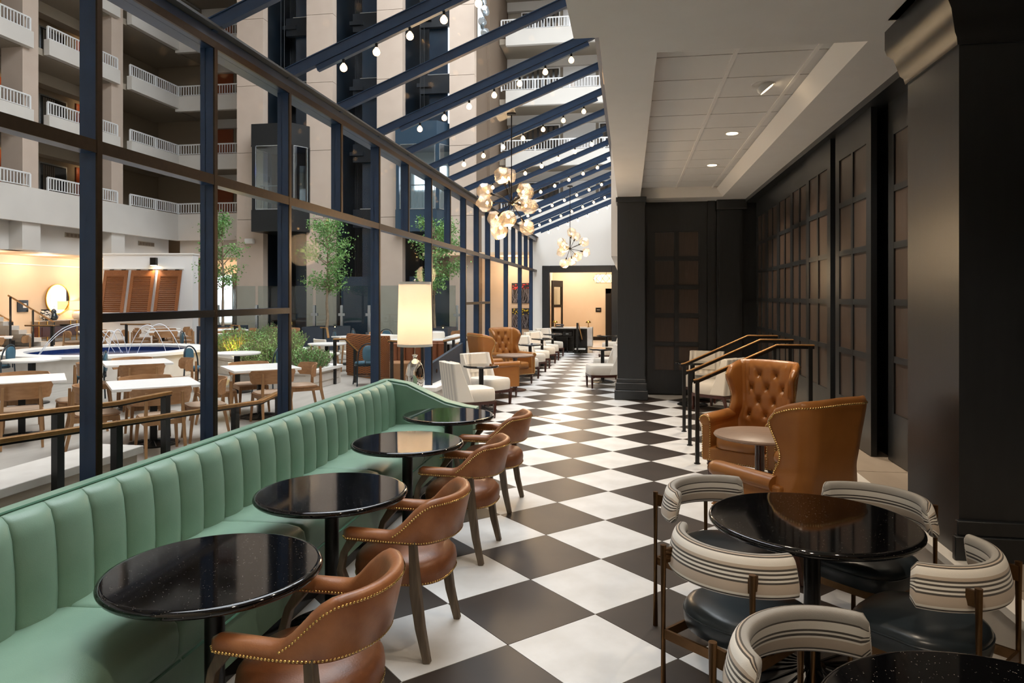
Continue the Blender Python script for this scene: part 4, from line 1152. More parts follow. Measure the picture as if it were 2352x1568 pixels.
def rail_run(parent, p0, p1, z, n_post=3, out=None):
    """white balcony railing on a parapet from p0 to p1 (plan points)"""
    a, b = Vector((*p0, 0)), Vector((*p1, 0)); L = (b - a).length; d = (b - a) / L
    top = MB().tube([a + Vector((0, 0, z + .47)), b + Vector((0, 0, z + .47))], .032, 8)
    top.build('top_rail', 'rail_white', parent)
    MB().tube([a + Vector((0, 0, z + .06)), b + Vector((0, 0, z + .06))], .018, 6).build('bottom_rail', 'rail_white', parent)
    bars = MB(); n = int(L / .125)
    for i in range(n + 1):
        p = a + d * (L * i / n); bars.box(p.x - .014, p.x + .014, p.y - .014, p.y + .014, z + .06, z + .46)
    o = bars.build('baluster_row', 'rail_white', parent, smooth=None); o['kind'] = 'stuff'
    for i in range(n_post + 1):
        p = a + d * (L * i / n_post); MB().box(p.x - .03, p.x + .03, p.y - .03, p.y + .03, z, z + .46).build('rail_post', 'rail_white', parent, smooth=None)

def left_facade():
    cols = [(20.85, 21.50), (25.0, 25.65)]
    for i, (a, b) in enumerate(cols):
        c = S('wall_facade_column', MB().box(-20.95, -20.12, a, b, 3.55, 17.5), 'tower_plaster')
        S('column_head', MB().box(-21.0, -20.08, a - .05, b + .05, 3.40, 4.36), 'facade_white', c)
    segs = [(13.0, 21.10), (21.75, 25.25), (25.90, 29.12)]
    back = S('wall_corridor', MB().box(-22.8, -22.6, 13, 33, 4.9, 17.5), 'corridor_wall')
    for li, z in enumerate(ZL):
        lo = 4.33 if li == 0 else z
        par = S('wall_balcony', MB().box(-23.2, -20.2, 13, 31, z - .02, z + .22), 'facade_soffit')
        if li == 0:
            S('parapet', MB().box(-20.14, -19.95, 13, 29.12, lo, z + .55), 'facade_white', par)
        for (a, b) in segs:
            if li: S('parapet', MB().box(-20.14, -19.92, a, b, lo, z + .55), 'facade_white', par)
            rail_run(par, (-20.03, a + .05), (-20.03, b - .05), z + .55, max(1, int((b - a) / 1.3)))
        # dropped beam, windows and doors of the corridor
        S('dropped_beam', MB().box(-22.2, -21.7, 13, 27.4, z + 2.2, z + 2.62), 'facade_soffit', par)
        for (a, b, m, h) in ((24.2, 25.45, 'window_dark', 2.05), (19.6, 20.9, 'window_dark', 2.05)):
            w = S('window_frame', MB().box(-22.62, -22.55, a - .06, b + .06, z + .5, z + h + .06), 'shaft_steel', par)
            S('pane', MB().box(-22.56, -22.53, a, b, z + .55, z + h), m, w)
            for q in range(6): S('curtain_fold', MB().box(-22.54, -22.515, a + .1 + q * .1, a + .16 + q * .1, z + .58, z + h - .05), 'curtain', w)
        for a in (22.2, 26.0):
            S('door_leaf', MB().box(-22.62, -22.54, a, a + .6, z + .25, z + 2.2), 'door_orange', par)
        point('corridor_glow', (-22.2, 26.2, z + 2.1), 3, r=.1); point('corridor_glow', (-22.2, 22.4, z + 2.1), 3, r=.1)
    f = S('wall_arcade_top', MB().box(-21.0, -20.6, 13, 29.2, 3.40, 4.95), 'facade_white')
    for (y, z) in ((23.2, 4.02), (27.2, 4.0)):
        v = S('air_vent', MB().box(-20.6, -20.58, y, y + 1.0, z, z + .18), 'facade_soffit', f)
        for k in range(5): S('slat', MB().box(-20.58, -20.565, y + .06 + k * .19, y + .20 + k * .19, z + .03, z + .15), 'tower_side', v)
    S('ceiling_arcade', MB().box(-24.4, -21.0, 13, 33, 3.40, 3.5), 'warm_ceiling')
    w = S('wall_arcade', MB().box(-23.4, -23.2, 13, 30.5, 0, 3.5), 'warm_wall')
    S('cornice', MB().box(-23.2, -23.14, 13, 30.5, 3.05, 3.09), 'white_paint', w)
    S('baseboard', MB().box(-23.2, -23.17, 13, 30.5, 0, .12), 'white_paint', w)
    for y in (18.5, 21.2, 23.8, 26.4, 29): point('arcade_glow', (-22.0, y, 3.15), 38, col='#fff0de', r=.12)
left_facade()

def cross_facade(name, x0, x1, y, yb, wins, doors, z_low=None):
    for li, z in enumerate(ZL):
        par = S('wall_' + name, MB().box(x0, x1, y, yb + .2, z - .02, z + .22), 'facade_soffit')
        lo = z - .12 if not (li == 0 and z_low) else z_low
        S('parapet', MB().box(x0 + (.0 if name == 'cross' else .3), x1, y - .15, y + .05, lo, z + .55), 'facade_white', par)
        rail_run(par, (x0 + .1, y - .05), (x1 - .1, y - .05), z + .55, max(2, int((x1 - x0) / 1.4)))
        S('back_wall', MB().box(x0, x1, yb, yb + .2, z + .2, z + 2.66), 'corridor_wall' if name == 'cross' else 'facade_soffit', par)
        S('lintel', MB().box(x0, x1, yb - .25, yb, z + 2.2, z + 2.62), 'facade_white', par)
        for (a, b) in wins:
            w = S('window_frame', MB().box(a - .06, b + .06, yb - .05, yb, z + .3, z + 2.2), 'panel_white', par)
            S('pane', MB().box(a, b, yb - .07, yb - .05, z + .36, z + 2.14), 'window_dark', w)
            for q in range(7): S('curtain_fold', MB().box(a + .05 + q * (b - a) / 7, a + .05 + (q + .6) * (b - a) / 7, yb - .085, yb - .07, z + .4, z + 2.1), 'curtain', w)
        for (a, b, m) in doors:
            S('door_leaf', MB().box(a, b, yb - .05, yb, z + .22, z + 2.2), m, par)
cross_facade('cross', -20.1, -15.0, 29.1, 31.2, [(-16.4, -15.4)], [(-19.4, -18.6, 'door_orange'), (-17.9, -17.2, 'panel_white'), (-17.2, -16.6, 'panel_white')], 4.33)
cross_facade('farside', -5.6, 5, 30.6, 32.8, [(-4.9, -3.2), (-1.3, .9), (3, 4.5)], [(-3.0, -1.5, 'panel_white'), (1.2, 2.7, 'panel_white')])
f = S('wall_cross_low', MB().box(-20.1, -15.0, 29.3, 29.6, 3.6, 4.95), 'facade_white')
S('wall_cross_ground', MB().box(-20.5, -15.0, 31.6, 31.8, 0, 3.6), 'warm_wall')
w = S('window_3', MB().box(-19.9, -16.2, 31.5, 31.6, .5, 2.9), 'panel_white')
for k in range(3): S('pane', MB().box(-19.8 + k * 1.2, -18.7 + k * 1.2, 31.47, 31.5, .6, 2.8), 'day_and_reflection_glow', w)
for x in (-19.95, -18.75): 
    for q in range(4): S('curtain_fold', MB().tube([(x + q * .09, 31.4, .3), (x + q * .09, 31.4, 2.95)], .05, 8), 'curtain', w, smooth=60)
for x in (-19, -17): point('arcade_glow', (x, 30.4, 3.2), 24, col='#ffe2c0', r=.12)

def tower():
    cx = [(-15.34, -14.22), (-12.40, -11.32), (-9.53, -8.51), (-6.67, -5.71)]
    zz = [0, 4.86, 7.5, 10.14, 12.78, 15.4, 18]
    for i, (a, b) in enumerate(cx):
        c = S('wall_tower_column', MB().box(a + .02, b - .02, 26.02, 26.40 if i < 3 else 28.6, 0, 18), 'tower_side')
        for z0, z1 in zip(zz, zz[1:]):
            S('plaster_panel', MB().box(a, b, 25.97, 26.33, z0 + .008, z1 - .008), 'tower_plaster', c)
    S('wall_shaft', MB().box(-15.3, -5.8, 28.4, 28.6, 0, 18), 'shaft_dark')
    for i in range(3):
        x0, x1 = cx[i][1], cx[i + 1][0]; w = x1 - x0
        s = S('wall_shaft_side', MB().box(x0 - .2, x0 - .02, 26.4, 28.5, 0, 18), 'shaft_dark')
        S('shaft_panel', MB().box(x0 + .33 * w, x1 + .4, 27.55, 27.6, .2, 18), 'shaft_panel', s)
        S('guide_rail', MB().box(x0 + .76 * w, x0 + .785 * w, 27.45, 27.55, 4.3, 18), 'shaft_reflection', s)  # emissive strip, its glow imitates reflected light
        for q in range(5): S('conduit', MB().tube([(x0 + .02 + q * .07, 28.2, 0), (x0 + .02 + q * .07, 28.2, 18)], .02, 6), 'shaft_dark', s)
        for z in ZL:
            S('floor_beam', MB().box(x0 + .16 * w, x1 + .1, 27.30, 27.5, z - .35, z + .38), 'shaft_dark', s)
            S('beam_edge', MB().box(x0 + .33 * w, x1 + .1, 27.29, 27.5, z + .38, z + .41), 'shaft_steel', s)
            S('bracket', MB().box(x0 + .10 * w, x0 + .42 * w, 27.2, 27.32, z - .1, z + .05), 'shaft_dark', s)
    # service door on the ground between the columns
    for (x0, x1) in ((-11.2, -9.6), (-8.4, -6.8)):
        S('shaft_screen', MB().box(x0, x1, 26.5, 26.6, 0, 2.6), 'shaft_panel', s)
tower()

def cab(name, x0, x1, y, z0, z1, mt, label, bright=False):
    t = thing(name, label, 'elevator', ((x0 + x1) / 2, y + .9, z0), 0, 'glass elevator cabs'); cx = (x0 + x1) / 2; h = (x1 - x0) / 2; H = z1 - z0
    poly = [(-h, -.9), (h - .08, -.9), (h + .34, -.2), (h + .34, .9), (-h, .9)]
    inner = [(x * .985, yy * .985) for x, yy in poly]
    a, b = .83, H - .84
    MB().prism(poly, 0, a).build('lower_shell', mt, t, smooth=None)
    MB().prism(poly, b, H).build('upper_shell', mt, t, smooth=None)
    MB().prism([(x * 1.01, yy * 1.01) for x, yy in poly], b - .03, b + .02).build('band', mt, t, smooth=None)
    for (x, yy) in ((-h + .09, -.85), (h - .06, -.85), (h + .29, -.15)):
        MB().box(x - .06, x + .06, yy - .06, yy + .06, a, b).build('corner_post', mt, t, smooth=None)
    def pane(p, q):
        P, Q = Vector((*p, 0)), Vector((*q, 0)); d = (Q - P).normalized(); n = Vector((d.y, -d.x, 0)) * .01
        fr = MB()
        for (s0, s1, zz0, zz1) in ((0, .03, a, b), (1, -.03, a, b)): pass
        MB().add([P + Vector((0, 0, a)), Q + Vector((0, 0, a)), Q + Vector((0, 0, b)), P + Vector((0, 0, b)), P + n + Vector((0, 0, a)), Q + n + Vector((0, 0, a)), Q + n + Vector((0, 0, b)), P + n + Vector((0, 0, b))],
                 [(0, 1, 2, 3), (7, 6, 5, 4), (0, 4, 5, 1), (2, 6, 7, 3), (1, 5, 6, 2), (0, 3, 7, 4)]).build('glass', 'cab_glass', t, smooth=None)
        e = .025
        for (A, B) in ((P, P + d * e), (Q - d * e, Q)):
            fr.add([A + n * 2 + Vector((0, 0, a)), B + n * 2 + Vector((0, 0, a)), B + n * 2 + Vector((0, 0, b)), A + n * 2 + Vector((0, 0, b)), A + Vector((0, 0, a)), B + Vector((0, 0, a)), B + Vector((0, 0, b)), A + Vector((0, 0, b))], [(0, 1, 2, 3), (7, 6, 5, 4), (0, 4, 5, 1), (2, 6, 7, 3), (1, 5, 6, 2), (0, 3, 7, 4)])
        for zc in (a, b - e):
            fr.add([P + n * 2 + Vector((0, 0, zc)), Q + n * 2 + Vector((0, 0, zc)), Q + n * 2 + Vector((0, 0, zc + e)), P + n * 2 + Vector((0, 0, zc + e)), P + Vector((0, 0, zc)), Q + Vector((0, 0, zc)), Q + Vector((0, 0, zc + e)), P + Vector((0, 0, zc + e))], [(0, 1, 2, 3), (7, 6, 5, 4), (0, 4, 5, 1), (2, 6, 7, 3), (1, 5, 6, 2), (0, 3, 7, 4)])
        fr.build('window_trim', 'shaft_steel', t, smooth=None)
    pane((-h + .18, -.9), (h - .14, -.9)); pane((h - .02, -.80), (h + .30, -.26))
    MB().box(-h + .05, h + .2, .6, .65, a, b).build('cab_wall', 'rosewood' if not bright else 'panel_white', t, smooth=None)
    MB().tube([(-h + .2, -.6, a + .95), (h - .1, -.6, a + .95)], .02, 8).build('grab_rail', 'shaft_steel', t)
    for k in range(10): MB().tube([(-h + .25 + k * (2 * h - .4) / 9, -.6, a + .1), (-h + .25 + k * (2 * h - .4) / 9, -.6, a + .95)], .008, 5).build('rail_bar', 'shaft_steel', t)
    if bright: MB().box(-h + .3, h - .1, .56, .60, b - 1.5, b - .6).build('reflection_panel', 'day_and_reflection_glow', t, smooth=None)  # glowing panel put in for bright reflections on the cab glass
    else: MB().box(-h + .75, -h + .95, .55, .60, b - .75, b - .6).build('floor_display', 'blue_led', t, smooth=None)
    MB().lathe([(0, b - .02), (.06, b - .02), (.06, b)], 12, (-h + .45, 0, 0)).build('cab_light', 'candle_glow', t)
    for k in range(2): MB().tube([(-.2 + k * .15, .2, H), (-.2 + k * .15, .2, H + 9)], .012, 6).build('cable', 'track_black', t)
    MB().box(-.35, .1, .0, .4, H, H + .2).build('hoist', 'track_black', t, smooth=None)
cab('elevator_cab', -14.29, -12.60, 25.2, 4.31, 8.43, 'cab_dark', 'black elevator cab with glass front, left of the two', False)
cab('elevator_cab', -8.67, -6.98, 25.6, 4.26, 8.38, 'cab_blue', 'blue-grey elevator cab with bright reflections, right of the two', True)
# spotlights on the tower's right column
t = thing('spotlight_cluster', 'cluster of white metal spotlights at the top of the right tower column', 'spotlights', (-5.45, 25.9, 12.4))
MB().box(-.12, .12, 0, .1, -1.0, .6).build('mount', 'shaft_steel', t, smooth=None)
for k in range(4):
    MB().lathe([(.0, -.16), (.13, -.15), (.15, .12), (.10, .2), (0, .2)], 16).xf(Matrix.Translation((.1 + .1 * (k % 2), -.15, .4 - k * .4)) @ Matrix.Rotation(math.radians(60 + 20 * k), 4, 'X')).build('lamp_head', 'shaft_steel', t)
t = thing('wall_speaker', 'small white loudspeaker on the first tower column', 'loudspeaker', (-14.75, 25.97, 4.0))
MB().box(-.18, .18, -.16, 0, -.1, .1).build('body', 'panel_white', t, bevel=.02); MB().box(-.16, .16, -.165, -.16, -.085, .085).build('grille', 'ceiling_paint', t, smooth=None)

# warm wall with pictures beyond the far end of the glazing
w = S('wall_gallery', MB().box(-7.6, -3.4, 27.5, 27.7, 0, 3.35), 'warm_wall')
S('wall_gallery_top', MB().box(-7.6, -3.3, 27.4, 27.7, 3.35, 5.0), 'facade_white')
S('ceiling_gallery', MB().box(-7.6, -3.4, 25.6, 27.5, 3.35, 3.45), 'warm_ceiling')
S('wall_gallery_end', MB().box(-3.5, -3.3, 25.4, 27.6, 0, 5), 'warm_wall')
for x in (-6.0, -4.4): point('gallery_glow', (x, 26.5, 3.1), 34, col='#ffeed8', r=.12)
def picture(z0, z1, lab, fl, seed):
    r = random.Random(seed)
    t = thing('picture', lab, 'picture', (-4.18, 27.46, z0)); H = z1 - z0
    MB().box(-.36, .36, 0, .04, 0, H).build('canvas', 'art_black', t, smooth=None)
    tw = MB(); bl = MB()
    for k in range(24):
        x = r.uniform(-.30, .30); pts = [(x, -.004, .02)]
        for s in range(4): x += r.uniform(-.09, .09); x = max(-.33, min(.33, x)); pts.append((x, -.004, .02 + H * .17 * (s + 1)))
        tw.tube(pts, .007, 4)
    for k in range(26):
        bl.dot((r.uniform(-.32, .32), -.003, H * r.uniform(.70, .95)), r.uniform(.015, .04), (0, -1, 0))
    tw.build('twigs', 'grey_twig', t)['kind'] = 'stuff'; bl.build('blossoms', fl, t)['kind'] = 'stuff'
picture(1.56, 2.35, 'dark picture with red blossoms on the warm wall', 'red_flower', 3)
picture(.56, 1.36, 'dark picture with yellow blossoms, below the red one', 'yellow_flower', 8)

# ------------------------------------------------------------------ shutter partition
def shutter_wall():
    rz = YAW
    t = thing('shutter_partition', 'white panelled partition with three tilted teak shutters behind the fountain', 'partition', (-18.1, 24.4, 0), rz)
    MB().box(-1.70, 1.72, 0, .5, 0, 3.42).build('body', 'panel_white', t, smooth=None)
    MB().box(-1.72, 1.76, -.06, .52, 3.42, 3.47).build('cap', 'white_cap', t, smooth=None)
    MB().box(-1.72, 1.40, -.05, 0, 2.86, 2.90).build('ledge', 'white_cap', t, smooth=None)
    MB().box(-1.6, 1.42, -.015, 0, .42, .44).box(-1.6, 1.42, -.015, 0, .92, .94).build('panel_moulding', 'ceiling_paint', t, smooth=None)
    for k in range(3):
        x0 = -1.60 + k * 1.02; 
        s = thing('shutter', None, None); s.parent = t; s.location = (x0, -.03, 2.82)
        rot = math.radians(-14)
        f = MB(); W, H = .90, 1.75
        f.box(0, .12, -.04, 0, -H, 0); f.box(W - .12, W, -.04, 0, -H, 0); f.box(.12, W - .12, -.04, 0, -.22, 0); f.box(.12, W - .12, -.04, 0, -H, -H + .12)
        # leaning out at the foot and swung to the left like a half-open awning
        Mx = Matrix(((1, 0, .02, 0), (0, 1, .20, 0), (0, 0, 1, 0), (0, 0, 0, 1)))
        f.xf(Mx); f.build('shutter_frame', 'teak', s, smooth=None)
        for j in range(18):
            z = -.26 - j * .076
            sl = MB().obox((W / 2, -.02, z), (W - .24, .012, .075), (math.radians(35), 0, 0)); sl.xf(Mx); sl.build('slat', 'teak', s, smooth=None)
        for q in (.2, .65): MB().box(q, q + .14, -.05, .0, 0, .03).build('hinge', 'black_iron', s, smooth=None)
    c = thing('wall_sconce', 'small dark downlight sconce above the middle shutter', 'wall light', (-18.1 + .35 * math.cos(rz), 24.4 - .05, 3.17), rz)
    MB().box(-.11, .11, -.16, 0, -.17, .12).build('housing', 'dark_bronze', c, smooth=None)
    MB().box(-.09, .09, -.15, -.01, -.18, -.17).build('lens', 'sconce_glow', c, smooth=None)
    spot('sconce_beam', (0, -.10, -.2), 25, angle=120, parent=c)
shutter_wall()

# ------------------------------------------------------------------ sideboard group against the arcade wall
def sideboard_group():
    X = -22.85
    t = thing('sideboard', 'long rosewood sideboard with brass frame under the round mirror', 'sideboard', (X, 25.75, 0), math.radians(90))
    MB().box(-1.35, 1.35, -.02, .30, .22, .62).build('cabinet', 'rosewood', t, smooth=None)
    MB().box(-1.36, 1.36, -.05, .32, .84, .87).build('top', 'marble', t, smooth=None)
    for x in (-1.33, -.6, .6, 1.33):
        for y in (-.02, .28): MB().box(x - .015, x + .015, y - .015, y + .015, 0, .85).build('frame_post', 'brass', t, smooth=None)
    for x in (-.9, -.3, .3, .9):
        d = MB().box(x - .28, x + .28, -.035, -.02, .24, .60).build('door', 'rosewood', t, smooth=None)
        MB().box(x + .2, x + .22, -.05, -.035, .38, .46).build('handle', 'brass', d, smooth=None)
    t.location.x = X; t.rotation_euler = (0, 0, math.radians(90))
    # front of sideboard must look into the atrium
    t.rotation_euler = (0, 0, math.radians(90)); 
    m = thing('round_mirror', 'large oval-looking round mirror with brass rim on the warm wall', 'mirror', (-23.14, 25.68, 1.72))
    MB().lathe([(0, 0), (.58, 0), (.58, .02), (0, .02)], 56).xf(Matrix.Rotation(math.radians(90), 4, 'Y')).build('glass', 'mirror', m, smooth=30)
    MB().lathe([(.58, -.01), (.62, -.01), (.62, .04), (.58, .04), (.58, -.01)], 56, cap=False).xf(Matrix.Rotation(math.radians(90), 4, 'Y')).build('rim', 'brass', m, smooth=30)
    v = thing('patterned_vase', 'black and white patterned jar on the sideboard', 'vase', (X, 24.75, .87))
    MB().lathe([(0, 0), (.11, 0), (.20, .12), (.21, .26), (.15, .38), (.12, .41)], 28).build('body', 'vase_white', v, smooth=60); MB().lathe([(.12, .41), (.15, .415), (.15, .44), (0, .44)], 24).build('lid', 'black_iron', v)
    v = thing('gourd_vase', 'dark blue gourd vase beside the patterned jar', 'vase', (X + .05, 25.12, .87))
    MB().lathe([(0, 0), (.09, 0), (.15, .08), (.16, .16), (.10, .26), (.09, .30), (.10, .36), (.07, .43), (.02, .46)], 28).build('body', 'vase_blue', v, smooth=60); MB().tube([(0, 0, .45), (.01, 0, .58)], .012, 6).build('stem', 'vase_blue', v)
    l = thing('drum_lamp', 'pale ceramic table lamp with wide glowing drum shade on the sideboard', 'lamp', (X + .02, 26.45, .87))
    MB().lathe([(0, 0), (.16, 0), (.24, .08), (.25, .2), (.16, .31), (.05, .33)], 28).build('base', 'ceramic', l, smooth=60)
    sh = MB().lathe([(.33, .40), (.33, .76), (.325, .76), (.325, .40)], 40, cap=False); sh.build('shade', 'shade_linen', l, smooth=50); MB().tube([(0, 0, .33), (0, 0, .58)], .012, 6).build('stem', 'brass', l)
    MB().lathe([(0, -.05), (.04, 0), (.03, .05), (0, .06)], 10, (0, 0, .6)).build('bulb', 'globe_bulb', l); point('lamp_glow', (0, 0, .6), 28, r=.06, parent=l)
    b = MB().lathe([(.0, .0), (.16, .0), (.22, .05), (.21, .05), (.15, .015), (0, .015)], 24).build('wire_bowl', 'black_iron', loc=(X + .1, 25.65, .63)); tag(b, 'shallow dark bowl on the sideboard shelf', 'bowl')
    s = thing('wall_notice', 'dark framed notice with a pale card on the warm wall', 'notice', (-23.19, 24.02, 1.22))
    MB().box(0, .03, -.25, .25, 0, .46).build('frame', 'black_lacquer', s, smooth=None); MB().box(.03, .035, -.15, .17, .09, .37).build('backing', 'planter_dark', s, smooth=None); MB().box(.035, .04, .0, .16, .16, .34).build('card', 'paper', s, smooth=None)
sideboard_group()

def arcade_stair():
    t = thing('arcade_stair', 'lit stone stair climbing left along the warm wall', 'stair', (-22.3, 22.6, 0))
    for k in range(7):
        y = .7 - k * .32
        MB().box(-.75, .9, y - .32, y + .02, k * .16, k * .16 + .15).build('step', 'stone_plinth', t, smooth=None)
        MB().box(-.74, .89, y + .015, y + .025, k * .16 + .10, k * .16 + .13).build('step_light', 'strip_glow', t, smooth=None)
    for x, lab in ((-21.33, 'brass handrail along the open side of the lit stair'), (-23.12, 'brass handrail of the lit stair against the warm wall')):
        h = thing('stair_rail', lab, 'handrail', (x, 23.5, 0))
        pts = [(0, 0, .86), (0, -2.0, 1.86)]
        MB().tube(pts, 0, flat=(.03, .05)).build('rail', 'brass_rail', h)
        for y in (0, -.95, -1.9): MB().box(-.025, .025, y - .025, y + .025, 0, .86 - y * .5).build('post', 'post_black', h, smooth=None)
arcade_stair()
# ------------------------------------------------------------------ atrium furniture
def oak_chair():
    t = thing('oak_chair', 'x', 'chair')
    # bent plywood back, built facing +Y
    N = 16; rows = []
    for i in range(N + 1):
        q = i / N; a = math.radians(-68 + 136 * q); e = abs(2 * q - 1)
        x = .305 * math.sin(a) / math.sin(math.radians(68)); y = -.225 - .0 + .16 * (1 - math.cos(a)) / (1 - math.cos(math.radians(68)))
        nr = Vector((math.sin(a) * .7, -math.cos(a), 0)).normalized()
        rd = max(0, (e - .86) / .14); cut = .045 * rd * rd
        zb, zt = .575 + cut, .775 - cut - .012 * e
        p = Vector((x, y, 0))
        rows.append([p + nr * -.008 + Vector((0, 0, zb)), p + nr * .008 + Vector((0, 0, zb)), p + nr * (.012) + Vector((0, 0, (zb + zt) / 2)), p + nr * .03 + Vector((0, 0, zt)), p + nr * .014 + Vector((0, 0, zt)), p + nr * -.004 + Vector((0, 0, (zb + zt) / 2))])
    MB().ring_loft(rows).build('backrest', 'oak', t, smooth=50)
    def rr(sx, sy, z, dy=0): return [(math.copysign(abs(math.cos(a)) ** .5, math.cos(a)) * sx, math.copysign(abs(math.sin(a)) ** .5, math.sin(a)) * sy + dy, z) for a in [2 * math.pi * i / 28 for i in range(28)]]
    MB().ring_loft([rr(.225, .225, .415), rr(.235, .235, .42), rr(.235, .235, .43)]).build('seat', 'oak', t, smooth=40)
    MB().ring_loft([rr(.225, .225, .43), rr(.225, .225, .442), rr(.20, .20, .452), rr(.05, .05, .455)]).build('seat_pad', 'taupe_pad', t, smooth=50)
    for sx in (-1, 1):
        MB().tube([(sx * .205, -.345, 0), (sx * .195, -.262, .40), (sx * .185, -.262, .725)], 0, flat=[(.026, .028), (.036, .042), (.028, .028)], up=(0, 1, 0)).build('rear_leg', 'oak_leg', t)
        MB().tube([(sx * .225, .235, 0), (sx * .20, .19, .415)], 0, flat=[(.026, .026), (.040, .040)], up=(0, 1, 0)).build('front_leg', 'oak_leg', t)
        MB().tube([(sx * .195, -.26, .385), (sx * .20, .19, .385)], 0, flat=(.022, .055)).build('side_rail', 'oak_leg', t)
    for y in (-.25, .185): MB().box(-.195, .195, y - .011, y + .011, .36, .412).build('cross_rail', 'oak_leg', t, smooth=None)
    return t
OC = Proto(oak_chair)
def square_table():
    t = thing('square_table', 'x', 'table')
    MB().box(-.48, .48, -.48, .48, .715, .75).build('table_top', 'quartz', t, bevel=.004)
    MB().box(-.15, .15, -.15, .15, .70, .715).build('mount_plate', 'black_iron', t, smooth=None)
    MB().box(-.04, .04, -.04, .04, .03, .70).build('column', 'black_iron', t, smooth=None)
    b = MB().lathe([(0, 0), (.30, 0), (.30, .012), (.10, .035), (.0, .05)], 32)
    for k in range(16):
        a = math.pi * k / 8; b.tube([(.05 * math.cos(a), .05 * math.sin(a), .045), (.28 * math.cos(a), .28 * math.sin(a), .014)], .006, 4)
    b.build('base', 'black_iron', t)
    return t
ST = Proto(square_table)
def round_table():
    t = thing('round_table', 'x', 'table')
    MB().lathe([(0, .712), (.40, .712), (.43, .728), (.43, .75), (0, .75)], 48).build('table_top', 'quartz', t, smooth=35)
    MB().box(-.04, .04, -.04, .04, .03, .712).build('column', 'black_iron', t, smooth=None)
    MB().lathe([(0, 0), (.26, 0), (.26, .012), (.08, .04), (0, .05)], 28).build('base', 'black_iron', t)
    return t
RT = Proto(round_table)
def bistro_chair():
    t = thing('bistro_chair', 'x', 'chair')
    loop = []
    for i in range(25):
        a = math.pi * i / 24; loop.append((-.21 * math.cos(a), -.20 - .055 * math.sin(a), .46 + .40 * (math.sin(a) ** .55)))
    MB().tube([(-.23, -.22, 0), (-.215, -.20, .45)] + loop[1:-1] + [(.215, -.20, .45), (.23, -.22, 0)], .014, 8, up=(0, 1, 0)).build('bentwood_loop', 'bistro_frame', t)
    MB().ring_loft([[(.135 * k * math.copysign(abs(math.cos(a)) ** .75, math.cos(a)), y - .012, .66 + .165 * k * math.copysign(abs(math.sin(a)) ** .75, math.sin(a))) for a in [2 * math.pi * i / 24 for i in range(24)]] for y, k in ((-.262, .3), (-.262, .92), (-.250, 1), (-.222, .95), (-.215, .3))]).build('back_pad', 'teal_leather', t, smooth=60)
    MB().tube([(-.07, -.25, .40), (-.07, -.25, .52)], .012, 6).tube([(.07, -.25, .40), (.07, -.25, .52)], .012, 6).build('back_stay', 'bistro_frame', t)
    MB().lathe([(0, .425), (.20, .425), (.215, .44), (.21, .47), (.15, .482), (0, .485)], 32).build('seat', 'teal_leather', t, smooth=50)
    MB().lathe([(.195, .395), (.222, .395), (.222, .43), (.195, .43), (.195, .395)], 32, cap=False).build('seat_ring', 'bistro_frame', t)
    for sx in (-1, 1): MB().tube([(sx * .20, .20, 0), (sx * .155, .14, .42)], .013, 8).build('front_leg', 'bistro_frame', t)
    ring = [(.195 * math.cos(2*math.pi*k/28), .195 * math.sin(2*math.pi*k/28) - .01, .20) for k in range(29)]
    MB().tube(ring, .009, 6, cap=False).build('foot_ring', 'bistro_frame', t)
    return t
BC = Proto(bistro_chair)
def white_chair():
    t = thing('white_chair', 'x', 'chair')
    rows = []
    for i in range(9):
        q = i / 8; x = -.27 + .54 * q; y = -.22 + .10 * (2 * q - 1) ** 2
        rows.append([(x, y + .02, .50), (x, y - .02, .50), (x * 1.02, y - .05, .80), (x * 1.02, y - .01, .80)])
    MB().ring_loft(rows).build('backrest', 'linen', t, bevel=.01)
    MB().box(-.25, .25, -.22, .25, .40, .47).build('seat', 'linen', t, bevel=.02)
    for sx in (-1, 1):
        MB().tube([(sx * .20, -.33, 0), (sx * .19, -.26, .70)], 0, flat=[(.03, .03), (.03, .035)], up=(0, 1, 0)).build('rear_leg', 'oak_leg', t)
        MB().tube([(sx * .22, .23, 0), (sx * .21, .20, .40)], 0, flat=(.035, .035), up=(0, 1, 0)).build('front_leg', 'oak_leg', t)
    return t
WCH = Proto(white_chair)

TA = math.radians(43)                       # the square tables stand turned to the wall
def set_square(cx, cy, name, sides, off=.60):
    ST.put((cx, cy, 0), TA, 'square white quartz table ' + name, 'square white tables in the atrium')
    D = {'near': (math.sin(TA), -math.cos(TA)), 'far': (-math.sin(TA), math.cos(TA)), 'left': (-math.cos(TA), -math.sin(TA)), 'right': (math.cos(TA), math.sin(TA))}
    for s in sides:
        d = D[s]; j = random.Random(hash((round(cx * 7), s)) & 255).uniform(-.08, .08) if False else ((cx * 13.7 + len(s)) % 1 - .5) * .16
        OC.put((cx + d[0] * off, cy + d[1] * off, 0), facing(-d[0], -d[1]) + j, 'oak chair on the %s side of the table %s' % (s, name), 'oak chairs in the atrium')
A4 = ('near', 'far', 'left', 'right')
set_square(-5.78, 7.90, 'behind the handrails nearest the glass', A4)
set_square(-7.75, 8.02, 'cut off by the left edge', ('near', 'far', 'right'))
set_square(-7.92, 10.42, 'before the fountain', A4)
set_square(-5.50, 9.96, 'between the second and third posts', A4)
set_square(-16.6, 16.2, 'left of the fountain by the stair', ('near', 'right', 'far'))
set_square(-16.2, 19.5, 'behind the fountain before the sideboard', A4)
set_square(-14.3, 20.0, 'behind the fountain below the shutters', A4)
set_square(-15.6, 21.8, 'closest to the shutter partition', A4)
set_square(-12.9, 21.4, 'behind the fountain right of the shutters', A4)
g = 'round white tables in the atrium'
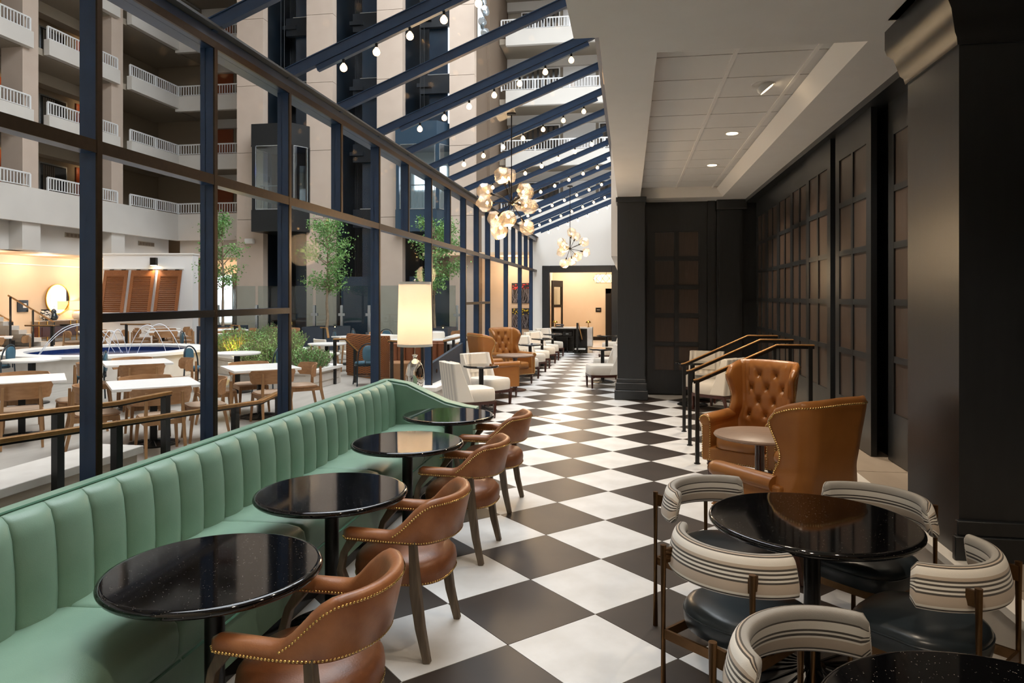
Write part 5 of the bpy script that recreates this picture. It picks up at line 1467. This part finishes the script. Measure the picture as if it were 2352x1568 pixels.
for (x, y), lab in (((-10.0, 10.55), 'round white table at the left edge beside the teal chair'), ((-7.35, 12.45), 'round white table before the lit green bushes'),
                    ((-13.2, 12.6), 'round white table at the far left, behind the low planter'), ((-11.5, 18.6), 'round white table behind the fountain jets on the right'),
                    ((-6.78, 15.25), 'round white table between the low planter and the check bench'), ((-6.0, 21.0), 'round white table at the back, right beside the tall lamp shade')):
    RT.put((x, y, 0), 0, lab, g)
g = 'teal bistro chairs in the atrium'
for (x, y, fx, fy), lab in (((-9.25, 10.95, -.8, -.5), 'teal bistro chair with round loop back by the first post'), ((-10.7, 10.1, .9, .4), 'teal bistro chair cut off by the left edge'),
                            ((-12.35, 12.2, -.8, -.2), 'dark bistro chair beside the low planter at the far left'), ((-6.75, 12.45, -.9, -.1), 'teal bistro chair among the bushes behind the third post'),
                            ((-12.1, 18.15, .5, .6), 'teal bistro chair seen through the fountain jets'), ((-10.85, 19.1, -.8, -.4), 'teal bistro chair right of the round table behind the fountain'),
                            ((-8.1, 12.45, .9, 0), 'teal bistro chair left of the round table by the bushes'), ((-5.35, 13.9, -.6, .8), 'dark bistro chair in front of the orange check bench'),
                            ((-8.1, 19.3, .7, .6), 'teal bistro chair at the left of the long white tables'), ((-7.0, 19.7, .1, -.9), 'teal bistro chair behind the long white tables'),
                            ((-7.9, 20.2, .7, .5), 'teal bistro chair before the middle tree planter')):
    BC.put((x, y, 0), facing(fx, fy), lab, g)
# long tables with white chairs and the check bench on the right
def long_table():
    t = thing('long_table', 'x', 'table')
    MB().box(-.38, .38, -.85, .85, .715, .75).build('table_top', 'quartz', t, bevel=.004)
    for y in (-.55, .55):
        MB().box(-.04, .04, y - .04, y + .04, .02, .715).build('column', 'black_iron', t, smooth=None); MB().box(-.25, .25, y - .2, y + .2, 0, .02).build('base', 'black_iron', t, bevel=.005)
    return t
LG = Proto(long_table)
g = 'long white tables by the check bench'
LG.put((-7.1, 18.5, 0), math.radians(-35), 'long white table with teal chairs beyond the bushes', g)
LG.put((-5.65, 16.75, 0), math.radians(-28), 'long white table along the orange check bench', g)
LG.put((-4.42, 16.7, 0), math.radians(4), 'long white table outside the glass, right of the tall lamp', g)
LG.put((-4.45, 18.9, 0), math.radians(4), 'long white table farther along outside the glass', g)
g = 'white dining chairs in the atrium'
for (x, y, fx, fy), lab in (((-7.2, 16.1, .6, .8), 'white dining chair nearest the bushes'), ((-6.75, 16.55, .7, .7), 'white dining chair, second from the bushes'), ((-6.1, 17.75, .6, -.7), 'white dining chair behind the handrail bend'),
                            ((-5.5, 18.5, .6, -.8), 'white dining chair right of the middle tree planter'), ((-5.3, 19.3, .6, -.8), 'white dining chair next to the fifth post'),
                            ((-3.78, 16.15, -.97, .1), 'white dining chair nearest the glass, right of the tall lamp'), ((-3.77, 16.75, -.97, .1), 'white dining chair by the glass, second in its row'), ((-3.76, 17.35, -.97, .1), 'white dining chair by the glass, third in its row')):
    WCH.put((x, y, 0), facing(fx, fy), lab, g)
for (x, y, fx, fy), lab in (((-6.6, 21.2, .8, .2), 'oak chair at the back left of the far round table'), ((-5.4, 21.4, -.8, .1), 'oak chair at the back right of the far round table'), ((-7.3, 20.2, .5, -.8), 'oak chair before the dark elevator screen'),
                            ((-11.2, 22.2, .3, -.9), 'oak chair beyond the bushes beside the glass barrier'), ((-12.0, 22.6, -.4, -.9), 'oak chair beyond the bushes, left of the middle tree')):
    OC.put((x, y, 0), facing(fx, fy), lab, 'oak chairs in the atrium')

def check_bench():
    t = thing('check_bench', 'curved bench with orange and black check back and tan seat', 'bench', (-5.25, 14.72, 0))
    ctr = [(-1.22, .88), (-.75, .50), (-.30, .16), (-.02, .0), (.12, .02)]
    C_ = resample([(x, y, 0) for x, y in ctr], 40)
    rows, seat, base = [], [], []
    for i, p in enumerate(C_):
        tg = (C_[min(i + 1, 39)] - C_[max(i - 1, 0)]).normalized(); n = Vector((-tg.y, tg.x, 0))     # towards the inside (up-left)
        rows.append([p + Vector((0, 0, .06)), p + n * .14 + Vector((0, 0, .06)), p + n * .13 + Vector((0, 0, .90)), p + n * .08 + Vector((0, 0, .96)), p + n * .02 + Vector((0, 0, .95)), p + Vector((0, 0, .88))])
        seat.append([p + n * .13 + Vector((0, 0, .30)), p + n * .62 + Vector((0, 0, .30)), p + n * .64 + Vector((0, 0, .42)), p + n * .58 + Vector((0, 0, .47)), p + n * .13 + Vector((0, 0, .47))])
        base.append([p + n * .02 + Vector((0, 0, 0)), p + n * .58 + Vector((0, 0, 0)), p + n * .58 + Vector((0, 0, .30)), p + n * .02 + Vector((0, 0, .30))])
    MB().ring_loft(rows).build('back', 'houndstooth', t, smooth=50)
    MB().ring_loft(seat).build('seat', 'tan_fabric', t, smooth=40)
    MB().ring_loft(base).build('plinth', 'tan_fabric', t, smooth=40)
check_bench()
def rib_bench():
    t = thing('ribbed_bench', 'rust ribbed bench with wide tan seat outside the glass by the tall lamp', 'bench', (-5.05, 14.52, 0), math.radians(-70))
    n = 7
    ch = MB().ring_loft([[(-.02, y * .17, .40), (.05 + p, y * .17, .42), (.02 + p, y * .17, .80), (-.06, y * .17, .86)] for y, p in ((0, 0), (.15, .03), (.5, .045), (.85, .03), (1, 0))]).mesh('back_rib', 'rust_rib', 50)
    for i in range(n): shared('back_rib', ch, t, (.0 + i * .012, i * .17, 0))
    MB().add([(-.1, 0, .05), (.03, 1.19, .05), (-.1, 0, .84), (.03, 1.19, .84), (-.02, 0, .05), (.09, 1.19, .05), (-.02, 0, .84), (.09, 1.19, .84)], [(0, 1, 3, 2), (4, 6, 7, 5), (2, 3, 7, 6), (0, 2, 6, 4), (1, 5, 7, 3), (0, 4, 5, 1)]).build('back_panel', 'rust_rib', t, smooth=None)
    MB().add([(.0, 0, .06), (.11, 1.19, .06), (.56, 0, .06), (.66, 1.19, .06), (.0, 0, .45), (.11, 1.19, .45), (.60, 0, .45), (.70, 1.19, .45)], [(0, 2, 3, 1), (4, 5, 7, 6), (2, 6, 7, 3), (0, 1, 5, 4), (0, 4, 6, 2), (1, 3, 7, 5)]).build('seat', 'tan_fabric', t, bevel=.03, seg=3)
rib_bench()

# ---------------------------------------------------------------- fountain
def fountain():
    cx, cy = -12.2, 15.1; ZR = .56
    t = thing('fountain', 'round stone fountain with blue tiled pool and arching water jets', 'fountain', (cx, cy, 0))
    n = 56; Ri, Ro = 1.70, 2.20
    def ell(r, z, ex=1.0): return [(r * math.cos(2*math.pi*k/n) * ex, r * math.sin(2*math.pi*k/n), z) for k in range(n)]
    MB().ring_loft([ell(Ro, ZR - .06), ell(Ro, ZR), ell(Ri, ZR), ell(Ri, ZR - .06)], cap=False).build('rim', 'white_cap', t, smooth=30)
    MB().ring_loft([ell(Ro - .06, 0), ell(Ro - .06, ZR - .05)], cap=False).build('wall', 'stone_plinth', t, smooth=40)
    MB().ring_loft([ell(Ri, ZR - .05), ell(Ri, ZR - .30)], cap=False).build('pool_lining', 'pool_blue', t, smooth=40)
    MB().lathe([(0, 0), (Ri, 0)], 56, (0, 0, ZR - .14), cap=False).build('water', 'pool_blue', t, smooth=None)
    # arching jets
    def jet(p, q, h):
        pts = []
        for i in range(17):
            s = i / 16; pts.append((p[0] + (q[0] - p[0]) * s, p[1] + (q[1] - p[1]) * s, ZR - .12 + 4 * h * s * (1 - s)))
        MB().tube(pts, [.011 - .004 * abs(2 * i / 16 - 1) for i in range(17)], 6).build('water_jet', 'water_white', t, smooth=60)
    for (a, b) in ((-125, 40), (-105, 58)): pass
    jet((-1.25, -.75), (-.30, .55), .72); jet((-1.1, -.9), (-.05, .5), .70)
    jet((-.35, .1), (-.10, .5), .55); jet((-.05, .0), (.12, .45), .58); jet((.55, -.1), (1.25, .35), .70); jet((.75, -.05), (1.5, .55), .72)
fountain()
def ledge(pts, z, name, lab, cat, cap=.06):
    t = thing(name, lab, cat, (pts[0][0], pts[0][1], 0)); q = [(x - pts[0][0], y - pts[0][1]) for x, y in pts]
    c = (sum(p[0] for p in q) / len(q), sum(p[1] for p in q) / len(q))
    MB().prism([(c[0] + (p[0] - c[0]) * .96, c[1] + (p[1] - c[1]) * .96) for p in q], 0, z - cap).build('wall', 'stone_plinth', t, smooth=None)
    return t, q, c
def planter(pts, z, lab, bushes, name='stone_planter'):
    t, q, c = ledge(pts, z, name, lab, 'planter')
    n = len(q); ins = [(c[0] + (p[0] - c[0]) * .80, c[1] + (p[1] - c[1]) * .80) for p in q]
    m = MB(); o = 0
    m.v = [(x, y, z) for x, y in q] + [(x, y, z) for x, y in ins] + [(x, y, z - .06) for x, y in q] + [(x, y, z - .15) for x, y in ins]
    for k in range(n):
        k2 = (k + 1) % n; m.f += [(k, k2, n + k2, n + k), (2 * n + k, 2 * n + k2, k2, k), (n + k, n + k2, 3 * n + k2, 3 * n + k)]
    m.f.append(tuple(2 * n + k for k in range(n)))
    m.build('cap', 'white_cap', t, smooth=None)
    MB().prism(ins, z - .2, z - .08).build('soil', 'soil', t, smooth=None)
    # recessed panel lines on the walls
    for k in range(n):
        a, b = Vector((*q[k], 0)), Vector((*q[(k + 1) % n], 0)); a = Vector((c[0], c[1], 0)).lerp(a, .965); b = Vector((c[0], c[1], 0)).lerp(b, .965)
        a2, b2 = a.lerp(b, .08), a.lerp(b, .92)
        for zz in (z * .32, z * .70): MB().tube([a2 + Vector((0, 0, zz)), b2 + Vector((0, 0, zz))], .008, 4).build('moulding', 'stone_step', t)
    return t

def bush(loc, rx, ry, rz_, n, lab, seed, mt='leaf_b', size=.052, lit=False, group='green bushes in the planters'):
    """upright feathery shrub: many thin twigs carrying small leaves"""
    r = random.Random(seed)
    t = thing('bush', lab, 'bush', loc, 0, group)
    tw = MB(); lv = MB()
    nt = n // 9
    for i in range(nt):
        a = r.uniform(0, 2 * math.pi); q = math.sqrt(r.random()); bx, by = rx * q * math.cos(a), ry * q * math.sin(a)
        h = rz_ * (1 - .35 * q * q) * r.uniform(.75, 1.08); tx, ty = bx * 1.18 + r.uniform(-.06, .06), by * 1.18 + r.uniform(-.06, .06)
        tw.tube([(bx * .75, by * .75, 0), (tx, ty, h)], .004, 3, cap=False)
        for j in range(14):
            s = r.uniform(.25, 1.0); p = Vector((bx * .75 + (tx - bx * .75) * s, by * .75 + (ty - by * .75) * s, h * s))
            d = Vector((r.gauss(0, 1), r.gauss(0, 1), r.uniform(.1, 1.4))).normalized(); L = size * r.uniform(.6, 1.3); sd = d.cross(Vector((r.gauss(0, 1), r.gauss(0, 1), r.gauss(0, 1)))).normalized() * L * .16
            lv.add([p, p + d * L * .5 + sd, p + d * L, p + d * L * .5 - sd], [(0, 1, 2, 3)])
    tw.build('stems', 'bark', t, smooth=None)['kind'] = 'stuff'; lv.build('leaves', mt, t, smooth=None)['kind'] = 'stuff'
    return t
P1 = planter([(-7.75, 12.95), (-6.03, 12.90), (-5.98, 14.25), (-7.4, 14.9), (-8.6, 14.2)], .38, 'low stone planter with panelled sides beside the handrail', 0)
P2 = planter([(-9.95, 15.6), (-8.9, 14.9), (-7.9, 16.1), (-8.4, 18.0), (-10.7, 18.2)], .45, 'stone planter of lit bushes right of the fountain', 0)
P3 = planter([(-15.9, 12.9), (-14.4, 12.0), (-14.0, 12.75), (-15.2, 13.9)], .42, 'low stone planter at the far left of the fountain', 0)
bl = ['bushy green shrub left of the handrail post, before the second post', 'green shrub with a yellow uplight behind the round table', 'green shrub right of the slanting handrails', 'green shrub at the back of the lit planter',
      'nearest green shrub behind the oak chairs', 'green shrub at the end of the low planter', 'light green shrub against the dark tree planter', 'grey-green shrub at the far left edge']
for i, (x, y, z, rx, ry, rz_, n) in enumerate(((-9.75, 16.45, .4, .48, .5, .62, 3200), (-9.15, 15.7, .4, .62, .5, .60, 3800), (-8.55, 16.6, .4, .5, .5, .62, 3000), (-9.2, 17.45, .4, .5, .42, .72, 3000),
                                               (-7.25, 13.55, .3, .62, .45, .62, 5200), (-6.40, 13.55, .3, .36, .5, .48, 3400), (-7.95, 14.3, .3, .36, .34, .60, 2400), (-14.95, 12.95, .36, .55, .40, .30, 2200))):
    bush((x, y, z), rx, ry, rz_, n, bl[i], 20 + i, 'leaf_b' if i % 2 == 0 else 'leaf_a')
u = thing('garden_uplight', 'glowing yellow uplight at the foot of the lit bush', 'light', (-9.02, 15.12, .47))
MB().lathe([(0, 0), (.05, 0), (.06, .06), (.05, .06), (.0, .05)], 14).build('housing', 'black_iron', u); MB().lathe([(0, .052), (.048, .056), (0, .06)], 14).build('lens', 'uplight_glow', u)
point('uplight_glow', (0, -.02, .16), 7, col='#ffcf50', r=.04, parent=u)

# ---------------------------------------------------------------- trees in dark planters
def tree(x, y, h, crown_z, rx, n, lab, plab, seed, pw=.62):
    r = random.Random(seed)
    p = thing('tree_planter', plab, 'planter', (x, y, 0), 0, 'dark square tree planters')
    b = MB(); w = pw; H = .78
    b.box(-w, w, -w, -w + .05, 0, H).box(-w, w, w - .05, w, 0, H).box(-w, -w + .05, -w + .05, w - .05, 0, H).box(w - .05, w, -w + .05, w - .05, 0, H)
    b.build('box', 'planter_dark', p, smooth=None); MB().box(-w + .05, w - .05, -w + .05, w - .05, .5, .66).build('soil', 'soil', p, smooth=None)
    t = thing('ficus_tree', lab, 'tree', (x, y, .66), 0, 'slender trees in dark planters')
    tr = MB(); lv = MB(); zc = crown_z - .66; top = h - .66
    pts = [(0, 0, 0)]; px = py = 0
    for k in range(1, 9):
        px += r.uniform(-.03, .03); py += r.uniform(-.03, .03); pts.append((px, py, (top - .3) * k / 8))
    tr.tube(pts, [.055 - .005 * k for k in range(9)], 8)
    br = []
    for k in range(26):
        s = r.uniform(0, 1); z0 = zc * .82 + (top - zc * .82 - .5) * s; a = r.uniform(0, 6.28); L = rx * r.uniform(.55, 1.0) * (1 - .35 * abs(2 * s - .8))
        e = Vector((math.cos(a) * L, math.sin(a) * L, z0 + r.uniform(.2, .55))); s0 = Vector((px * .5, py * .5, z0)); mid_ = s0.lerp(e, .5) + Vector((0, 0, .08))
        tr.tube([s0, mid_, e], [.02, .013, .005], 5); br.append((s0, mid_, e))
    for (s0, m_, e) in br:
        for j in range(n // 26):
            q = r.uniform(.35, 1.1); c = (s0.lerp(m_, q * 2) if q < .5 else m_.lerp(e, (q - .5) * 2)) + Vector((r.gauss(0, .13), r.gauss(0, .13), r.gauss(0, .11)))
            d = Vector((r.gauss(0, 1), r.gauss(0, 1), r.gauss(-.2, .7))).normalized(); L = r.uniform(.06, .11); sd = d.cross(Vector((r.gauss(0, 1), r.gauss(0, 1), r.gauss(0, 1)))).normalized() * L * .27
            lv.add([c, c + d * L * .45 + sd, c + d * L, c + d * L * .45 - sd], [(0, 1, 2, 3)])
    tr.build('trunk_and_branches', 'bark', t, smooth=60); lv.build('leaves', 'leaf_a', t, smooth=None)['kind'] = 'stuff'
tree(-14.3, 23.3, 4.85, 2.35, .90, 3400, 'slender leafy tree behind the second post, left of the three', 'dark planter under the left tree', 1)
tree(-10.38, 23.3, 4.60, 2.10, .98, 4200, 'slender leafy tree between the third and fourth posts', 'dark planter under the middle tree', 2)
tree(-6.5, 23.3, 4.60, 2.05, 1.0, 4400, 'slender leafy tree behind the tall table lamp', 'dark planter under the right tree', 3)

# ---------------------------------------------------------------- glass barrier
def barrier():
    t = thing('glass_barrier', 'tall clear glass barrier with steel clamps before the elevator tower', 'glass barrier', (-10.8, 25.0, 0))
    xs = [-4.75, -3.15, -.82, .26, 1.33, 2.8, 4.67]
    for x in xs:
        p = MB().box(x - .045, x + .045, -.05, .05, 0, 1.50).build('clamp_post', 'shaft_steel', t, bevel=.008)
        for z in (.45, 1.15): MB().box(x - .13, x + .13, -.035, .035, z - .05, z + .05).build('clamp', 'shaft_steel', p, smooth=None)
    for a, b in zip(xs, xs[1:]): MB().box(a + .06, b - .06, -.008, .008, .12, 2.22).build('glass_panel', 'barrier_glass', t, smooth=None)
barrier()
for i, (x, y, z) in enumerate(((-9.9, 22.9, .66), (-13.6, 22.9, .66), (-6.1, 22.9, .66))):
    c = thing('candle_lantern', ['small glowing candle lantern in the middle tree planter', 'small glowing candle lantern in the left tree planter', 'small glowing candle lantern in the right tree planter'][i], 'lantern', (x, y, z), 0, 'candle lanterns in the tree planters')
    MB().lathe([(0, 0), (.05, 0), (.05, .22), (.045, .22), (.045, .01), (0, .01)], 14).build('glass', 'barrier_glass', c); MB().lathe([(0, .01), (.03, .01), (.03, .10), (0, .14)], 10).build('candle', 'candle_glow', c)

# ---------------------------------------------------------------- atrium handrails and ramp
def bent_rail(pts, posts, lab, group='bronze handrails of the atrium', name='atrium_handrail'):
    o = Vector((pts[0][0], pts[0][1], 0)); t = thing(name, lab, 'handrail', o, 0, group)
    P = [Vector(p) - o for p in pts]
    MB().tube(P, 0, flat=(.055, .03)).build('rail', 'brass_rail', t, bevel=.004)
    MB().tube([p - Vector((0, 0, .022)) for p in P], 0, flat=(.035, .014)).build('under_rail', 'post_black', t)
    for (x, y, zt) in posts: MB().box(x - o.x - .025, x - o.x + .025, y - o.y - .032, y - o.y + .032, 0, zt).build('post', 'post_black', t, smooth=None)
bent_rail([(-3.62, 1.2, 1.13), (-3.62, 6.55, .765), (-3.62, 6.90, .80), (-3.62, 7.0, .80)], [(-3.62, 4.55, .88), (-3.62, 3.25, .97), (-3.62, 6.10, .77), (-3.62, 6.93, .78), (-3.62, 2.0, 1.05)], 'bronze ramp handrail nearest the glass, behind the green banquette')
bent_rail([(-3.98, 2.0, 1.16), (-3.98, 5.0, .97), (-3.98, 5.60, .965), (-3.98, 5.66, .965)], [(-3.98, 4.42, .98), (-3.98, 5.60, .95), (-3.98, 3.2, 1.06)], 'bronze ramp handrail farther out, ending before the nearest oak chair')
r_ = thing('ramp_curb', 'pale stone ramp curb behind the banquette, ending before the second post', 'curb', (-4.3, 4.0, 0))
MB().box(-.22, .18, -3.2, 1.42, 0, .47).build('curb_wall', 'stone_step', r_, smooth=None)
MB().box(-.26, .20, -3.2, 1.48, .47, .535).build('curb_cap', 'stone_plinth', r_, bevel=.006)
bent_rail([(-6.05, 13.9, .93), (-5.85, 14.05, .93), (-5.66, 14.25, .66)], [(-6.02, 13.92, .92), (-5.70, 14.22, .70)], 'short bent bronze handrail at the end of the low planter')
bent_rail([(-11.1, 18.5, 1.0), (-10.8, 18.4, 1.0), (-9.9, 17.0, .72)], [(-10.95, 18.45, 1.0)], 'slanting bronze handrail among the lit bushes, left of the pair')
bent_rail([(-8.0, 17.6, 1.0), (-7.72, 17.35, 1.0), (-7.35, 16.6, .80)], [(-7.85, 17.45, 1.0)], 'slanting bronze handrail among the bushes, right of the pair')
bent_rail([(-14.9, 18.9, 1.0), (-13.9, 18.85, 1.0)], [(-14.7, 18.88, 1.0)], 'bronze-topped handrail standing behind the fountain on the right')
bent_rail([(-16.9, 17.6, 1.0), (-15.9, 17.55, 1.0)], [(-16.0, 17.56, 1.0), (-16.6, 16.9, .62)], 'bronze-topped handrail standing behind the fountain on the left')
bent_rail([(-4.75, 13.6, .93), (-3.75, 13.05, .93)], [(-4.66, 13.55, .92), (-4.40, 13.4, .92), (-3.9, 13.13, .92)], 'level bronze handrail outside the glass behind the tall lamp')
bent_rail([(-3.64, 13.75, .93), (-3.64, 15.7, .93)], [(-3.64, 13.85, .92), (-3.66, 14.6, .92), (-3.66, 15.6, .92)], 'level bronze handrail running beside the glass past the tall lamp')
